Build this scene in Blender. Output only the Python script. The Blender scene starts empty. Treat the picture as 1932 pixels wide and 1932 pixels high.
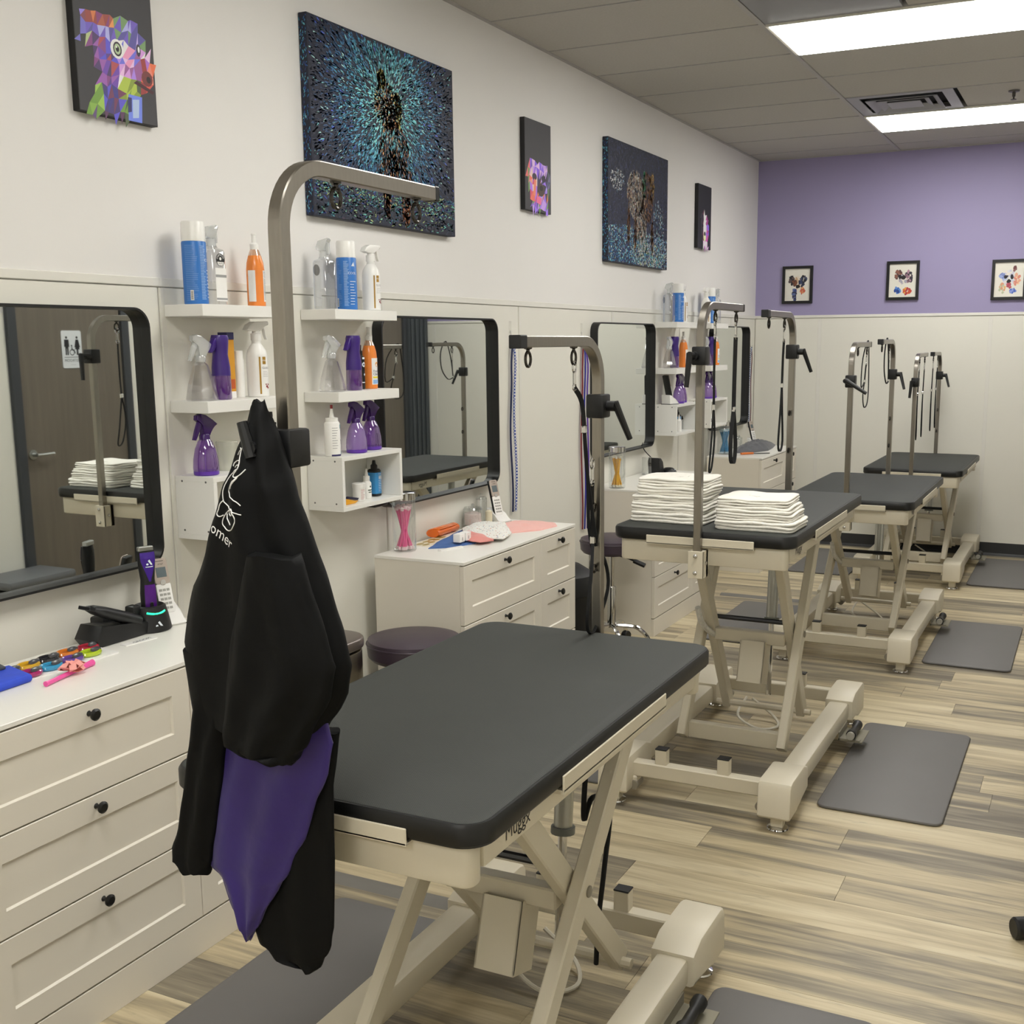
import bpy, bmesh, math, random
from mathutils import Vector, Matrix
random.seed(7)
PI = math.pi
sc = bpy.context.scene
COL = sc.collection
# ------------------------------------------------------------------ camera, world, exposure
cam_d = bpy.data.cameras.new('camera')
cam = bpy.data.objects.new('camera', cam_d); COL.objects.link(cam)
cam_d.sensor_fit = 'HORIZONTAL'; cam_d.sensor_width = 36.0
cam_d.lens = 2143.766 / 1932 * 36.0
cam_d.shift_x = -65.4846 / 1932
cam_d.shift_y = 54.0145 / 1932
cam_d.clip_start = 0.02; cam_d.clip_end = 60
R = ((0.9005039927, 0.4347971959, -0.0066300445), (0.0690743468, -0.158079144, -0.9850074715), (-0.4293265583, 0.8865451949, -0.1723842327))
m = Matrix.Identity(4)
for i in range(3):
    m[i][0] = R[0][i]; m[i][1] = -R[1][i]; m[i][2] = -R[2][i]
m[0][3], m[1][3], m[2][3] = 2.5744, 0.0, 1.6468
cam.matrix_world = m
sc.camera = cam
w = bpy.data.worlds.new('world'); sc.world = w; w.use_nodes = True
w.node_tree.nodes['Background'].inputs[0].default_value = (0.8, 0.85, 1, 1)
w.node_tree.nodes['Background'].inputs[1].default_value = 0.02
sc.view_settings.view_transform = 'Standard'
sc.view_settings.look = 'None'
sc.view_settings.gamma = 1.0
sc.view_settings.use_curve_mapping = False
sc.view_settings.exposure = 1.30
LAMP = 7.0          # radiance of the ceiling light panels

# ------------------------------------------------------------------ materials
def lin(c):
    if isinstance(c, str):
        c = [int(c[i:i + 2], 16) / 255 for i in (1, 3, 5)]
        return tuple((x / 12.92 if x <= 0.04045 else ((x + 0.055) / 1.055) ** 2.4) for x in c)
    return tuple(c)
_M = {}
def M(name, c='#808080', rough=0.5, metal=0.0, spec=0.5, var=0.04, vscale=30.0, bump=0.0, bscale=200.0, emit=0.0, stretch=None, sheen=0.0, coat=0.0):
    if name in _M: return _M[name]
    c = lin(c)
    mt = bpy.data.materials.new(name); mt.use_nodes = True
    nt = mt.node_tree; b = nt.nodes['Principled BSDF']
    tc = nt.nodes.new('ShaderNodeTexCoord')
    src = tc.outputs['Object']
    if stretch:
        mp = nt.nodes.new('ShaderNodeMapping'); mp.inputs['Scale'].default_value = stretch
        nt.links.new(src, mp.inputs[0]); src = mp.outputs[0]
    nz = nt.nodes.new('ShaderNodeTexNoise'); nz.inputs['Scale'].default_value = vscale; nz.inputs['Detail'].default_value = 3
    nt.links.new(src, nz.inputs['Vector'])
    mx = nt.nodes.new('ShaderNodeMix'); mx.data_type = 'RGBA'
    mx.inputs[6].default_value = (*[x * (1 - var) for x in c], 1)
    mx.inputs[7].default_value = (*[min(1, x * (1 + var)) for x in c], 1)
    nt.links.new(nz.outputs[0], mx.inputs[0]); nt.links.new(mx.outputs[2], b.inputs['Base Color'])
    b.inputs['Roughness'].default_value = rough; b.inputs['Metallic'].default_value = metal
    b.inputs['Specular IOR Level'].default_value = spec
    if sheen: b.inputs['Sheen Weight'].default_value = sheen
    if coat: b.inputs['Coat Weight'].default_value = coat
    if emit:
        b.inputs['Emission Color'].default_value = (*c, 1); b.inputs['Emission Strength'].default_value = emit
    if bump:
        n2 = nt.nodes.new('ShaderNodeTexNoise'); n2.inputs['Scale'].default_value = bscale; n2.inputs['Detail'].default_value = 2
        nt.links.new(src, n2.inputs['Vector'])
        bp = nt.nodes.new('ShaderNodeBump'); bp.inputs['Strength'].default_value = bump; bp.inputs['Distance'].default_value = 0.002
        nt.links.new(n2.outputs[0], bp.inputs['Height']); nt.links.new(bp.outputs[0], b.inputs['Normal'])
    _M[name] = mt
    return mt
def MC(name, tint='#ffffff', gloss=0.10, rough=0.04, body=0.0, bodycol='#ffffff'):
    """thin clear plastic or glass: light goes through, tinted, with a fresnel gloss and a little milky body"""
    if name in _M: return _M[name]
    mt = bpy.data.materials.new(name); mt.use_nodes = True
    nt = mt.node_tree; nt.nodes.remove(nt.nodes['Principled BSDF']); out = nt.nodes['Material Output']
    tr = nt.nodes.new('ShaderNodeBsdfTransparent')
    nz = nt.nodes.new('ShaderNodeTexNoise'); nz.inputs['Scale'].default_value = 12
    mx = nt.nodes.new('ShaderNodeMix'); mx.data_type = 'RGBA'
    t = lin(tint)
    mx.inputs[6].default_value = (*[x * 0.97 for x in t], 1); mx.inputs[7].default_value = (*t, 1)
    nt.links.new(nz.outputs[0], mx.inputs[0]); nt.links.new(mx.outputs[2], tr.inputs[0])
    gl = nt.nodes.new('ShaderNodeBsdfGlossy'); gl.inputs['Roughness'].default_value = rough; gl.inputs[0].default_value = (1, 1, 1, 1)
    lw = nt.nodes.new('ShaderNodeLayerWeight'); lw.inputs[0].default_value = 0.35
    mt_ = nt.nodes.new('ShaderNodeMath'); mt_.operation = 'MULTIPLY_ADD'; mt_.inputs[1].default_value = 0.45; mt_.inputs[2].default_value = gloss * 0.4
    nt.links.new(lw.outputs['Facing'], mt_.inputs[0])
    s1 = nt.nodes.new('ShaderNodeMixShader')
    base = tr.outputs[0]
    if body:
        df = nt.nodes.new('ShaderNodeBsdfDiffuse'); df.inputs[0].default_value = (*lin(bodycol), 1)
        s0 = nt.nodes.new('ShaderNodeMixShader'); s0.inputs[0].default_value = body
        nt.links.new(base, s0.inputs[1]); nt.links.new(df.outputs[0], s0.inputs[2]); base = s0.outputs[0]
    nt.links.new(mt_.outputs[0], s1.inputs[0]); nt.links.new(base, s1.inputs[1]); nt.links.new(gl.outputs[0], s1.inputs[2])
    nt.links.new(s1.outputs[0], out.inputs[0])
    _M[name] = mt
    return mt
def MP(name, rough=0.55):
    """flat print: colours come from the mesh's colour attribute"""
    if name in _M: return _M[name]
    mt = bpy.data.materials.new(name); mt.use_nodes = True
    nt = mt.node_tree; b = nt.nodes['Principled BSDF']
    at = nt.nodes.new('ShaderNodeAttribute'); at.attribute_name = 'Col'
    nt.links.new(at.outputs[0], b.inputs['Base Color'])
    nz = nt.nodes.new('ShaderNodeTexNoise'); nz.inputs['Scale'].default_value = 400
    bp = nt.nodes.new('ShaderNodeBump'); bp.inputs['Strength'].default_value = 0.15; bp.inputs['Distance'].default_value = 0.001
    nt.links.new(nz.outputs[0], bp.inputs['Height']); nt.links.new(bp.outputs[0], b.inputs['Normal'])
    b.inputs['Roughness'].default_value = rough
    _M[name] = mt
    return mt
WHITE_PAINT = M('wall_paint', '#e7e5e2', 0.6, var=0.015, vscale=3, bump=0.05, bscale=120)
PURPLE_PAINT = M('purple_paint', '#9d95bb', 0.6, var=0.02, vscale=3, bump=0.05, bscale=120)
PANEL = M('panel_white', '#e6e4da', 0.35, var=0.012, vscale=4, bump=0.06, bscale=260)
TRIM = M('trim_white', '#e4e2da', 0.4, var=0.02)
DRESSER = M('dresser_white', '#e3ddd0', 0.38, var=0.012, vscale=8)
DRESSTOP = M('dresser_top_white', '#efede6', 0.30, var=0.01, vscale=8)
SHELFW = M('shelf_white', '#ecebe6', 0.4, var=0.01, vscale=8)
CREAM = M('cream_steel', '#d6ceba', 0.38, var=0.02, vscale=14, bump=0.03, bscale=500)
STEEL = M('brushed_steel', '#99948c', 0.28, 1.0, var=0.10, vscale=26, bump=0.05, bscale=300, stretch=(6, 6, 1))
CHROME = M('chrome', '#d8d8d8', 0.08, 1.0, var=0.02)
ALU = M('satin_aluminium', '#b9bbb8', 0.32, 1.0, var=0.04)
BLACKP = M('black_plastic', '#0d0e10', 0.45, var=0.1, vscale=60)
BLACKM = M('black_metal', '#0b0c0e', 0.42, var=0.1, vscale=20)
STRAP = M('black_webbing', '#0a0b0d', 0.8, var=0.2, vscale=400, bump=0.2, bscale=900)
RUBBER = M('black_rubber', '#141517', 0.55, var=0.1)
MAT = M('grey_vinyl_mat', '#6d6b6a', 0.55, var=0.05, vscale=5, bump=0.12, bscale=600)
BASEB = M('charcoal_vinyl', '#2b2c2e', 0.5, var=0.06)
DARKGREY = M('dark_grey', '#3d4044', 0.5, var=0.05)

# ------------------------------------------------------------------ mesh helpers
def NB(): return bmesh.new()
def box(bm, x0, x1, y0, y1, z0, z1, bev=0.0, seg=1):
    if x0 > x1: x0, x1 = x1, x0
    if y0 > y1: y0, y1 = y1, y0
    if z0 > z1: z0, z1 = z1, z0
    v = [bm.verts.new(p) for p in ((x0, y0, z0), (x1, y0, z0), (x1, y1, z0), (x0, y1, z0), (x0, y0, z1), (x1, y0, z1), (x1, y1, z1), (x0, y1, z1))]
    f = [bm.faces.new([v[i] for i in q]) for q in ((3, 2, 1, 0), (4, 5, 6, 7), (0, 1, 5, 4), (1, 2, 6, 5), (2, 3, 7, 6), (3, 0, 4, 7))]
    if bev > 0:
        es = list({e for q in f for e in q.edges})
        bmesh.ops.bevel(bm, geom=es, offset=bev, segments=seg, affect='EDGES', profile=0.5)
    return v
def loft(bm, rings, cap0=True, cap1=True, closed=True):
    vs = [[bm.verts.new(p) for p in r] for r in rings]
    n = len(vs[0])
    for a, b in zip(vs[:-1], vs[1:]):
        for i in range(n if closed else n - 1):
            j = (i + 1) % n
            bm.faces.new((a[i], a[j], b[j], b[i]))
    if closed:
        if cap0: bm.faces.new(vs[0][::-1])
        if cap1: bm.faces.new(vs[-1])
    return vs
def lathe(bm, prof, c=(0, 0, 0), n=20, cap0=True, cap1=True, axis='z', sq=None):
    rings = []
    for r, z in prof:
        ring = []
        for i in range(n):
            a = 2 * PI * i / n
            x, y = r * math.cos(a), r * math.sin(a)
            if sq:
                k = (abs(math.cos(a)) ** sq + abs(math.sin(a)) ** sq) ** (-1 / sq)
                x, y = x * k, y * k
            p = (x, y, z) if axis == 'z' else ((z, x, y) if axis == 'x' else (y, z, x))
            ring.append((p[0] + c[0], p[1] + c[1], p[2] + c[2]))
        rings.append(ring)
    return loft(bm, rings, cap0, cap1)
def sweep(bm, pts, sec, side=None, closed=False, scale=None):
    """sweep the 2-D section (a along side, b along up) along pts"""
    P = [Vector(p) for p in pts]; n = len(P)
    rings = []; s = None
    for i in range(n):
        if closed: t = P[(i + 1) % n] - P[i - 1]
        else: t = P[min(i + 1, n - 1)] - P[max(i - 1, 0)]
        if t.length < 1e-9: t = Vector((0, 0, 1))
        t.normalize()
        if side is not None: s = Vector(side)
        elif s is None:
            s = Vector((1, 0, 0)) if abs(t.x) < 0.9 else Vector((0, 1, 0))
        s = s - t * s.dot(t)
        if s.length < 1e-6: s = t.orthogonal()
        s.normalize(); u = t.cross(s)
        k = scale[i] if scale else 1.0
        rings.append([P[i] + s * (a * k) + u * (b * k) for a, b in sec])
    if closed: rings.append(rings[0])
    if closed:
        vs = [[bm.verts.new(p) for p in r] for r in rings[:-1]]
        m_ = len(sec)
        for i in range(len(vs)):
            a, b = vs[i], vs[(i + 1) % len(vs)]
            for k in range(m_):
                bm.faces.new((a[k], a[(k + 1) % m_], b[(k + 1) % m_], b[k]))
        return vs
    return loft(bm, rings)
def circ(r, n=8): return [(r * math.cos(2 * PI * i / n), r * math.sin(2 * PI * i / n)) for i in range(n)]
def rsec(w, h, b=0.0):
    w, h = w / 2, h / 2
    if b <= 0: return [(-w, -h), (w, -h), (w, h), (-w, h)]
    return [(-w + b, -h), (w - b, -h), (w, -h + b), (w, h - b), (w - b, h), (-w + b, h), (-w, h - b), (-w, -h + b)]
def tube(bm, pts, r, n=8, closed=False): return sweep(bm, pts, circ(r, n), closed=closed)
def smoothpts(pts, k=6, closed=False):
    """Catmull-Rom through pts"""
    P = [Vector(p) for p in pts]; n = len(P); out = []
    rng = range(n) if closed else range(n - 1)
    for i in rng:
        if closed: a, b, c, d = P[i - 1], P[i], P[(i + 1) % n], P[(i + 2) % n]
        else: a, b, c, d = P[max(i - 1, 0)], P[i], P[i + 1], P[min(i + 2, n - 1)]
        for j in range(k):
            t = j / k
            out.append(0.5 * ((2 * b) + (c - a) * t + (2 * a - 5 * b + 4 * c - d) * t * t + (3 * b - a - 3 * c + d) * t ** 3))
    if not closed: out.append(P[-1])
    return out
def torus(bm, c, R_, r, axis='x', n=16, k=6, sy=1.0):
    pts = []
    for i in range(n):
        a = 2 * PI * i / n
        u, v = R_ * math.cos(a), R_ * sy * math.sin(a)
        pts.append((c[0], c[1] + u, c[2] + v) if axis == 'x' else ((c[0] + u, c[1], c[2] + v) if axis == 'y' else (c[0] + u, c[1] + v, c[2])))
    sweep(bm, pts, circ(r, k), closed=True)
def prism(bm, poly, w0, w1, plane='yz', bev=0.0, seg=2):
    """polygon (u,v) extruded: 'yz' along x, 'xz' along y, 'xy' along z"""
    def P(u, v, w_):
        return (w_, u, v) if plane == 'yz' else ((u, w_, v) if plane == 'xz' else (u, v, w_))
    a = [bm.verts.new(P(u, v, w0)) for u, v in poly]; b = [bm.verts.new(P(u, v, w1)) for u, v in poly]
    n = len(poly); fs = []
    for i in range(n): fs.append(bm.faces.new((a[i], a[(i + 1) % n], b[(i + 1) % n], b[i])))
    c0 = bm.faces.new(a[::-1]); c1 = bm.faces.new(b)
    if bev > 0:
        es = list(set(c0.edges) | set(c1.edges))
        bmesh.ops.bevel(bm, geom=es, offset=bev, segments=seg, affect='EDGES', profile=0.5)
def rrect(w, h, r, n=5, cx=0, cy=0):
    out = []
    for (sx, sy, a0) in ((1, 1, 0), (-1, 1, PI / 2), (-1, -1, PI), (1, -1, 1.5 * PI)):
        for i in range(n + 1):
            a = a0 + PI / 2 * i / n
            out.append((cx + sx * (w / 2 - r) + r * math.cos(a), cy + sy * (h / 2 - r) + r * math.sin(a)))
    return out
def slab(bm, poly, z0, z1, e=0.004, k=3):
    """rounded-edge slab from a horizontal outline (convex), edges rounded by e"""
    cx = sum(p[0] for p in poly) / len(poly); cy = sum(p[1] for p in poly) / len(poly)
    def inset(d):
        n = len(poly); out = []
        for i in range(n):
            p = Vector(poly[i]); a = Vector(poly[i - 1]); b = Vector(poly[(i + 1) % n])
            t = (b - a).normalized(); nrm = Vector((t.y, -t.x))
            if (p - Vector((cx, cy))).dot(nrm) < 0: nrm = -nrm
            out.append(p - nrm * d)
        return out
    rings = []
    for i in range(k + 1):
        a = PI / 2 * i / k
        q = inset(e * (1 - math.sin(a))); z = z0 + e * (1 - math.cos(a))
        rings.append([(x, y, z) for x, y in q])
    for i in range(k + 1):
        a = PI / 2 * i / k
        q = inset(e * (1 - math.cos(a))); z = z1 - e * (1 - math.sin(a))
        rings.append([(x, y, z) for x, y in q])
    loft(bm, rings)
ORI = {}
def obj(name, bm, mat, parent=None, smooth=35, mesh=None):
    """link ONE mesh object; coordinates are world coordinates (or those of the parent's prototype space)"""
    if mesh is None:
        me = bpy.data.meshes.new(name)
        bmesh.ops.recalc_face_normals(bm, faces=bm.faces)
        o_ = ORI.get(parent.name, Vector()) if parent else Vector()
        if o_.length: bmesh.ops.translate(bm, verts=bm.verts, vec=-o_)
        bm.to_mesh(me); bm.free()
        if smooth:
            me.shade_smooth(); me.set_sharp_from_angle(angle=math.radians(smooth))
        if mat: me.materials.append(mat)
    else: me = mesh
    o = bpy.data.objects.new(name, me); COL.objects.link(o)
    if parent:
        o.parent = parent; ORI[o.name] = ORI.get(parent.name, Vector())
    return o
def tag(o, label=None, cat=None, group=None, kind=None):
    if label: o['label'] = label
    if cat: o['category'] = cat
    if group: o['group'] = group
    if kind: o['kind'] = kind
    return o
def thing(name, label, cat, loc=(0, 0, 0), group=None):
    o = bpy.data.objects.new(name, None); COL.objects.link(o); o.empty_display_size = 0.05
    o.location = loc; ORI[o.name] = Vector(loc)
    return tag(o, label, cat, group)
def local(name, label, cat, loc=(0, 0, 0), rz=0.0, group=None):
    """as thing(), but its parts are built round the origin"""
    o = thing(name, label, cat, loc, group); ORI[o.name] = Vector(); o.rotation_euler = (0, 0, rz)
    return o
def kids(o): return [c for c in bpy.data.objects if c.parent == o]
def dup(root, label=None, loc=None, rz=None, group=None):
    def rec(o, par):
        c = o.copy(); COL.objects.link(c)
        if par: c.parent = par
        for ch in CH.get(o.name, []): rec(ch, c)
        return c
    CH = {}
    for o in bpy.data.objects:
        if o.parent: CH.setdefault(o.parent.name, []).append(o)
    r = rec(root, None)
    if label: r['label'] = label
    if group: r['group'] = group
    if loc is not None: r.location = loc
    if rz is not None: r.rotation_euler = (0, 0, rz)
    return r
def struct(name, bm, mat, parent=None, smooth=35):
    o = obj(name, bm, mat, parent, smooth)
    if not parent: o['kind'] = 'structure'
    return o
# text as flat print geometry
_T = {}
def text_geo(s, size=1.0):
    if s not in _T:
        cu = bpy.data.curves.new('t', 'FONT'); cu.body = s; cu.size = 1.0; cu.resolution_u = 2; cu.align_x = 'CENTER'; cu.align_y = 'CENTER'
        ob = bpy.data.objects.new('t', cu)
        me = ob.to_mesh()
        _T[s] = ([tuple(v.co[:2]) for v in me.vertices], [tuple(p.vertices) for p in me.polygons])
        ob.to_mesh_clear(); bpy.data.objects.remove(ob); bpy.data.curves.remove(cu)
    vs, fs = _T[s]
    return [(x * size, y * size) for x, y in vs], fs
def add_text(bm, s, size, fn):
    vs, fs = text_geo(s, size)
    bv = [bm.verts.new(fn(x, y)) for x, y in vs]
    for f in fs:
        try: bm.faces.new([bv[i] for i in f])
        except ValueError: pass
def patch(bm, fn, u0, u1, v0, v1, nu=6, nv=1):
    g = [[bm.verts.new(fn(u0 + (u1 - u0) * i / nu, v0 + (v1 - v0) * j / nv)) for i in range(nu + 1)] for j in range(nv + 1)]
    for j in range(nv):
        for i in range(nu): bm.faces.new((g[j][i], g[j][i + 1], g[j + 1][i + 1], g[j + 1][i]))
def cylmap(r, a0=0.0, z0=0.0, e=0.0005):
    """(x,y) of a label to a cylinder about the local z axis; a0 = angle the label's middle faces; x runs left to right seen from outside"""
    def fn(x, y):
        a = a0 + x / r
        return ((r + e) * math.cos(a), (r + e) * math.sin(a), z0 + y)
    return fn
def print_mesh(name, quads, fn, parent, mat=None):
    """quads: (list of 2-D points, colour); a flat print with a colour attribute"""
    me = bpy.data.meshes.new(name)
    vs, fs, cs = [], [], []
    o_ = ORI.get(parent.name, Vector()) if parent else Vector()
    for pts, c in quads:
        k = len(vs)
        for p in pts: vs.append(Vector(fn(*p)) - o_)
        fs.append(tuple(range(k, k + len(pts))))
        k_ = 1.9 if (mat and mat.name == 'canvas_print') else 1.0
        cs += [(*[min(0.9, x * k_) for x in lin(c)], 1.0)] * len(pts)
    me.from_pydata([tuple(v) for v in vs], [], fs)
    at = me.color_attributes.new('Col', 'FLOAT_COLOR', 'POINT')
    at.data.foreach_set('color', [x for c in cs for x in c])
    me.materials.append(mat or MP('flat_print'))
    o = bpy.data.objects.new(name, me); COL.objects.link(o)
    if parent: o.parent = parent; ORI[o.name] = o_
    return o
# ------------------------------------------------------------------ the room
YB, YF, XR, H = 9.2455, -2.3, 3.2, 3.0508
PT = 1.832      # top of the wall panels
bm = NB(); box(bm, -0.15, 0.0, YF, YB, PT, H); box(bm, -0.15, -0.006, YF, YB, 0, PT)
wl = struct('wall_left', bm, WHITE_PAINT)
bm = NB(); box(bm, -0.15, XR + 0.15, YB, YB + 0.15, PT, H)
wb = struct('wall_back', bm, PURPLE_PAINT)
bm = NB(); box(bm, -0.15, XR + 0.15, YB + 0.006, YB + 0.15, 0, PT); struct('wall_back_lower', bm, PANEL)
bm = NB(); box(bm, XR, XR + 0.15, YF, YB, 0, H)
wr = struct('wall_right', bm, WHITE_PAINT)
bm = NB(); box(bm, -0.15, XR + 0.15, YF - 0.15, YF, 0, H)
struct('wall_front', bm, WHITE_PAINT)
# wainscot panels, one object each, with thin joints between
ys = [YF, -0.92, 0.27, 1.456, 2.643, 3.83, 5.017, 6.20, 7.385, 8.57, YB]
for a, b in zip(ys[:-1], ys[1:]):
    bm = NB(); box(bm, -0.006, 0.0, a + 0.0035, b - 0.0035, 0.09, PT - 0.016, 0.0012)
    struct('wall_panel', bm, PANEL, wl)
    if b < YB:
        bm = NB(); box(bm, -0.0055, 0.0015, b + 0.006, b + 0.026, 0.09, PT - 0.016, 0.001)
        struct('joint_strip', bm, TRIM, wl)
xs = [0.0, 0.531, 1.805, 3.08, XR]
for a, b in zip(xs[:-1], xs[1:]):
    bm = NB(); box(bm, a + 0.004, b - 0.004, YB, YB + 0.006, 0.10, PT - 0.016, 0.0012)
    struct('wall_panel', bm, PANEL, wb)
    bm = NB(); box(bm, b - 0.016, b + 0.012, YB - 0.002, YB + 0.005, 0.10, PT - 0.016, 0.001)
    if b < XR: struct('joint_strip', bm, TRIM, wb)
bm = NB(); box(bm, -0.004, 0.005, YF, YB - 0.005, PT - 0.014, PT + 0.012, 0.002); struct('trim_1', bm, TRIM)
bm = NB(); box(bm, 0, XR, YB - 0.006, YB + 0.004, PT - 0.012, PT + 0.010, 0.002); struct('trim_2', bm, TRIM)
prof = [(0, 0), (0.014, 0), (0.010, 0.012), (0.004, 0.02), (0.003, 0.1016), (0, 0.1016)]
bm = NB(); prism(bm, [(YB + 0.003 - u, v) for u, v in prof], 0, XR, 'yz'); struct('baseboard_back', bm, BASEB)
bm = NB(); prism(bm, [(u - 0.003, v) for u, v in prof], YF, YB - 0.012, 'xz'); struct('baseboard_left', bm, BASEB)
bm = NB(); box(bm, XR - 0.008, XR + 0.002, YF, 4.665, 0, 0.1); box(bm, XR - 0.008, XR + 0.002, 5.595, 7.91, 0, 0.1); struct('baseboard_right', bm, BASEB)

# floor: sub-floor and vinyl planks laid across the room
bm = NB(); box(bm, -0.15, XR + 0.15, YF - 0.15, YB + 0.15, -0.12, -0.0045)
fl = struct('floor', bm, M('subfloor', '#2c2822', 0.8))
def plank_mat():
    mt = bpy.data.materials.new('oak_vinyl_plank'); mt.use_nodes = True
    nt = mt.node_tree; b = nt.nodes['Principled BSDF']; L = nt.links.new
    geo = nt.nodes.new('ShaderNodeNewGeometry'); oi = nt.nodes.new('ShaderNodeObjectInfo')
    sh = nt.nodes.new('ShaderNodeVectorMath'); sh.operation = 'MULTIPLY_ADD'
    cb = nt.nodes.new('ShaderNodeCombineXYZ')
    for i in range(3): L(oi.outputs['Random'], cb.inputs[i])
    sh.inputs[1].default_value = (37.0, 53.0, 11.0)
    L(cb.outputs[0], sh.inputs[0]); L(geo.outputs['Position'], sh.inputs[2])
    def noise(scale, st, det=4, rough=0.55, dist=0.0):
        mp = nt.nodes.new('ShaderNodeMapping'); mp.inputs['Scale'].default_value = st
        L(sh.outputs[0], mp.inputs[0])
        n = nt.nodes.new('ShaderNodeTexNoise'); n.inputs['Scale'].default_value = scale; n.inputs['Detail'].default_value = det
        n.inputs['Roughness'].default_value = rough; n.inputs['Distortion'].default_value = dist
        L(mp.outputs[0], n.inputs['Vector']); return n
    band = noise(1.0, (1.1, 15, 1), 4, 0.6, 0.6)
    grain = noise(1.0, (5, 160, 1), 5, 0.65, 0.4)
    blot = noise(1.0, (4.5, 22, 1), 4, 0.6, 1.2)
    r1 = nt.nodes.new('ShaderNodeValToRGB')
    e = r1.color_ramp.elements
    cols = [(0.28, '#6f675a'), (0.42, '#8e8573'), (0.52, '#b0a285'), (0.64, '#c6b898'), (0.78, '#d6caac')]
    e[0].position = cols[0][0]; e[0].color = (*lin(cols[0][1]), 1); e[1].position = cols[-1][0]; e[1].color = (*lin(cols[-1][1]), 1)
    for p_, c_ in cols[1:-1]:
        k = e.new(p_); k.color = (*lin(c_), 1)
    ad = nt.nodes.new('ShaderNodeMath'); ad.operation = 'MULTIPLY_ADD'   # plank-to-plank shift
    L(oi.outputs['Random'], ad.inputs[0]); ad.inputs[1].default_value = 0.30; ad.inputs[2].default_value = -0.13
    a2 = nt.nodes.new('ShaderNodeMath'); a2.operation = 'ADD'; L(band.outputs[0], a2.inputs[0]); L(ad.outputs[0], a2.inputs[1])
    a3 = nt.nodes.new('ShaderNodeMath'); a3.operation = 'MULTIPLY_ADD'; L(grain.outputs[0], a3.inputs[0]); a3.inputs[1].default_value = 0.22
    a4 = nt.nodes.new('ShaderNodeMath'); a4.operation = 'SUBTRACT'; L(a2.outputs[0], a4.inputs[0]); a4.inputs[1].default_value = 0.11
    L(a4.outputs[0], a3.inputs[2]); L(a3.outputs[0], r1.inputs[0])
    mr = nt.nodes.new('ShaderNodeMapRange'); L(blot.outputs[0], mr.inputs[0])
    mr.inputs[1].default_value = 0.60; mr.inputs[2].default_value = 0.80; mr.inputs[3].default_value = 0.0; mr.inputs[4].default_value = 0.55
    mx = nt.nodes.new('ShaderNodeMix'); mx.data_type = 'RGBA'; L(mr.outputs[0], mx.inputs[0]); L(r1.outputs[0], mx.inputs[6]); mx.inputs[7].default_value = (*lin('#7d7567'), 1)
    L(mx.outputs[2], b.inputs['Base Color'])
    b.inputs['Roughness'].default_value = 0.42; b.inputs['Specular IOR Level'].default_value = 0.4
    bp = nt.nodes.new('ShaderNodeBump'); bp.inputs['Strength'].default_value = 0.12; bp.inputs['Distance'].default_value = 0.001
    L(grain.outputs[0], bp.inputs['Height']); L(bp.outputs[0], b.inputs['Normal'])
    return mt
PLANK = plank_mat()
PW = 0.1757; PL = 1.22
bm = NB(); box(bm, 0, PL - 0.0012, 0, PW - 0.0010, -0.0045, 0.0)
pme = bpy.data.meshes.new('plank'); bm.to_mesh(pme); bm.free(); pme.materials.append(PLANK)
y = 3.206 - PW * 32; rp = random.Random(3)
while y < YB:
    x = -rp.random() * 1.2
    w_ = min(PW, YB - y)
    while x < XR:
        a, b = max(x, 0), min(x + PL, XR)
        if b - a > 0.02 and y > YF - PW:
            o = bpy.data.objects.new('plank', pme); COL.objects.link(o); o.parent = fl
            o.location = (a, y, 0); o.scale = ((b - a) / PL, w_ / PW, 1)
        x += PL
    y += PW

# ceiling: grid, tiles, lights, vent
TP = 0.596; GX = [0.0, 1.085, 2.304, XR]; CZ = H
bm = NB(); box(bm, -0.15, XR + 0.15, YF - 0.15, YB + 0.15, CZ + 0.06, CZ + 0.15)
ce = struct('ceiling', bm, M('plenum', '#555555', 0.9))
TILE = M('ceiling_tile', '#b9b6b0', 0.85, var=0.10, vscale=90, bump=0.35, bscale=420)
TBAR = M('ceiling_bar', '#aeacaa', 0.5)
rows = [4.75 + TP * k for k in range(-12, 9)]
LR = {0: 5.346, 1: 7.73, 2: 2.962, 3: 0.578, 4: -1.806}
lights = [4.75 + TP * 1, 4.75 + TP * 5, 4.75 - TP * 3, 4.75 - TP * 7, 4.75 - TP * 11]
bm = NB()
for gx in GX[1:3]: box(bm, gx - 0.012, gx + 0.012, YF, YB, CZ - 0.002, CZ + 0.03)
for r in rows:
    if r < YF + 0.02 or r > YB: continue
    box(bm, 0, XR, r - 0.004, r + 0.004, CZ + 0.001, CZ + 0.03)
box(bm, 0.0, 0.018, YF, YB, CZ - 0.002, CZ + 0.02); box(bm, 0, XR, YB - 0.018, YB, CZ - 0.002, CZ + 0.02)
struct('ceiling_grid', bm, TBAR, ce)
tm = {}
for gi in range(3):
    x0, x1 = GX[gi] + 0.010, GX[gi + 1] - 0.010
    for r in rows:
        if r + TP < YF: continue
        y0, y1 = max(r, YF) + 0.003, min(r + TP, YB) - 0.003
        if y1 - y0 < 0.03: continue
        if gi == 1 and any(abs(r - l) < 0.01 for l in lights): continue
        vent = gi == 1 and abs(r - (4.75 + TP * 4)) < 0.01
        ret = gi == 1 and abs(r - 4.75) < 0.01
        xa = 1.72 if (vent or ret) else x0
        key = (round(x1 - xa, 4), round(y1 - y0, 4))
        if key not in tm:
            bm = NB(); box(bm, 0, key[0], 0, key[1], 0, 0.015, 0.004)
            me = bpy.data.meshes.new('ceiling_tile'); bm.to_mesh(me); bm.free(); me.materials.append(TILE); tm[key] = me
        o = obj('ceiling_tile', None, None, ce, mesh=tm[key]); o.location = (xa, y0, CZ + 0.004)
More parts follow.
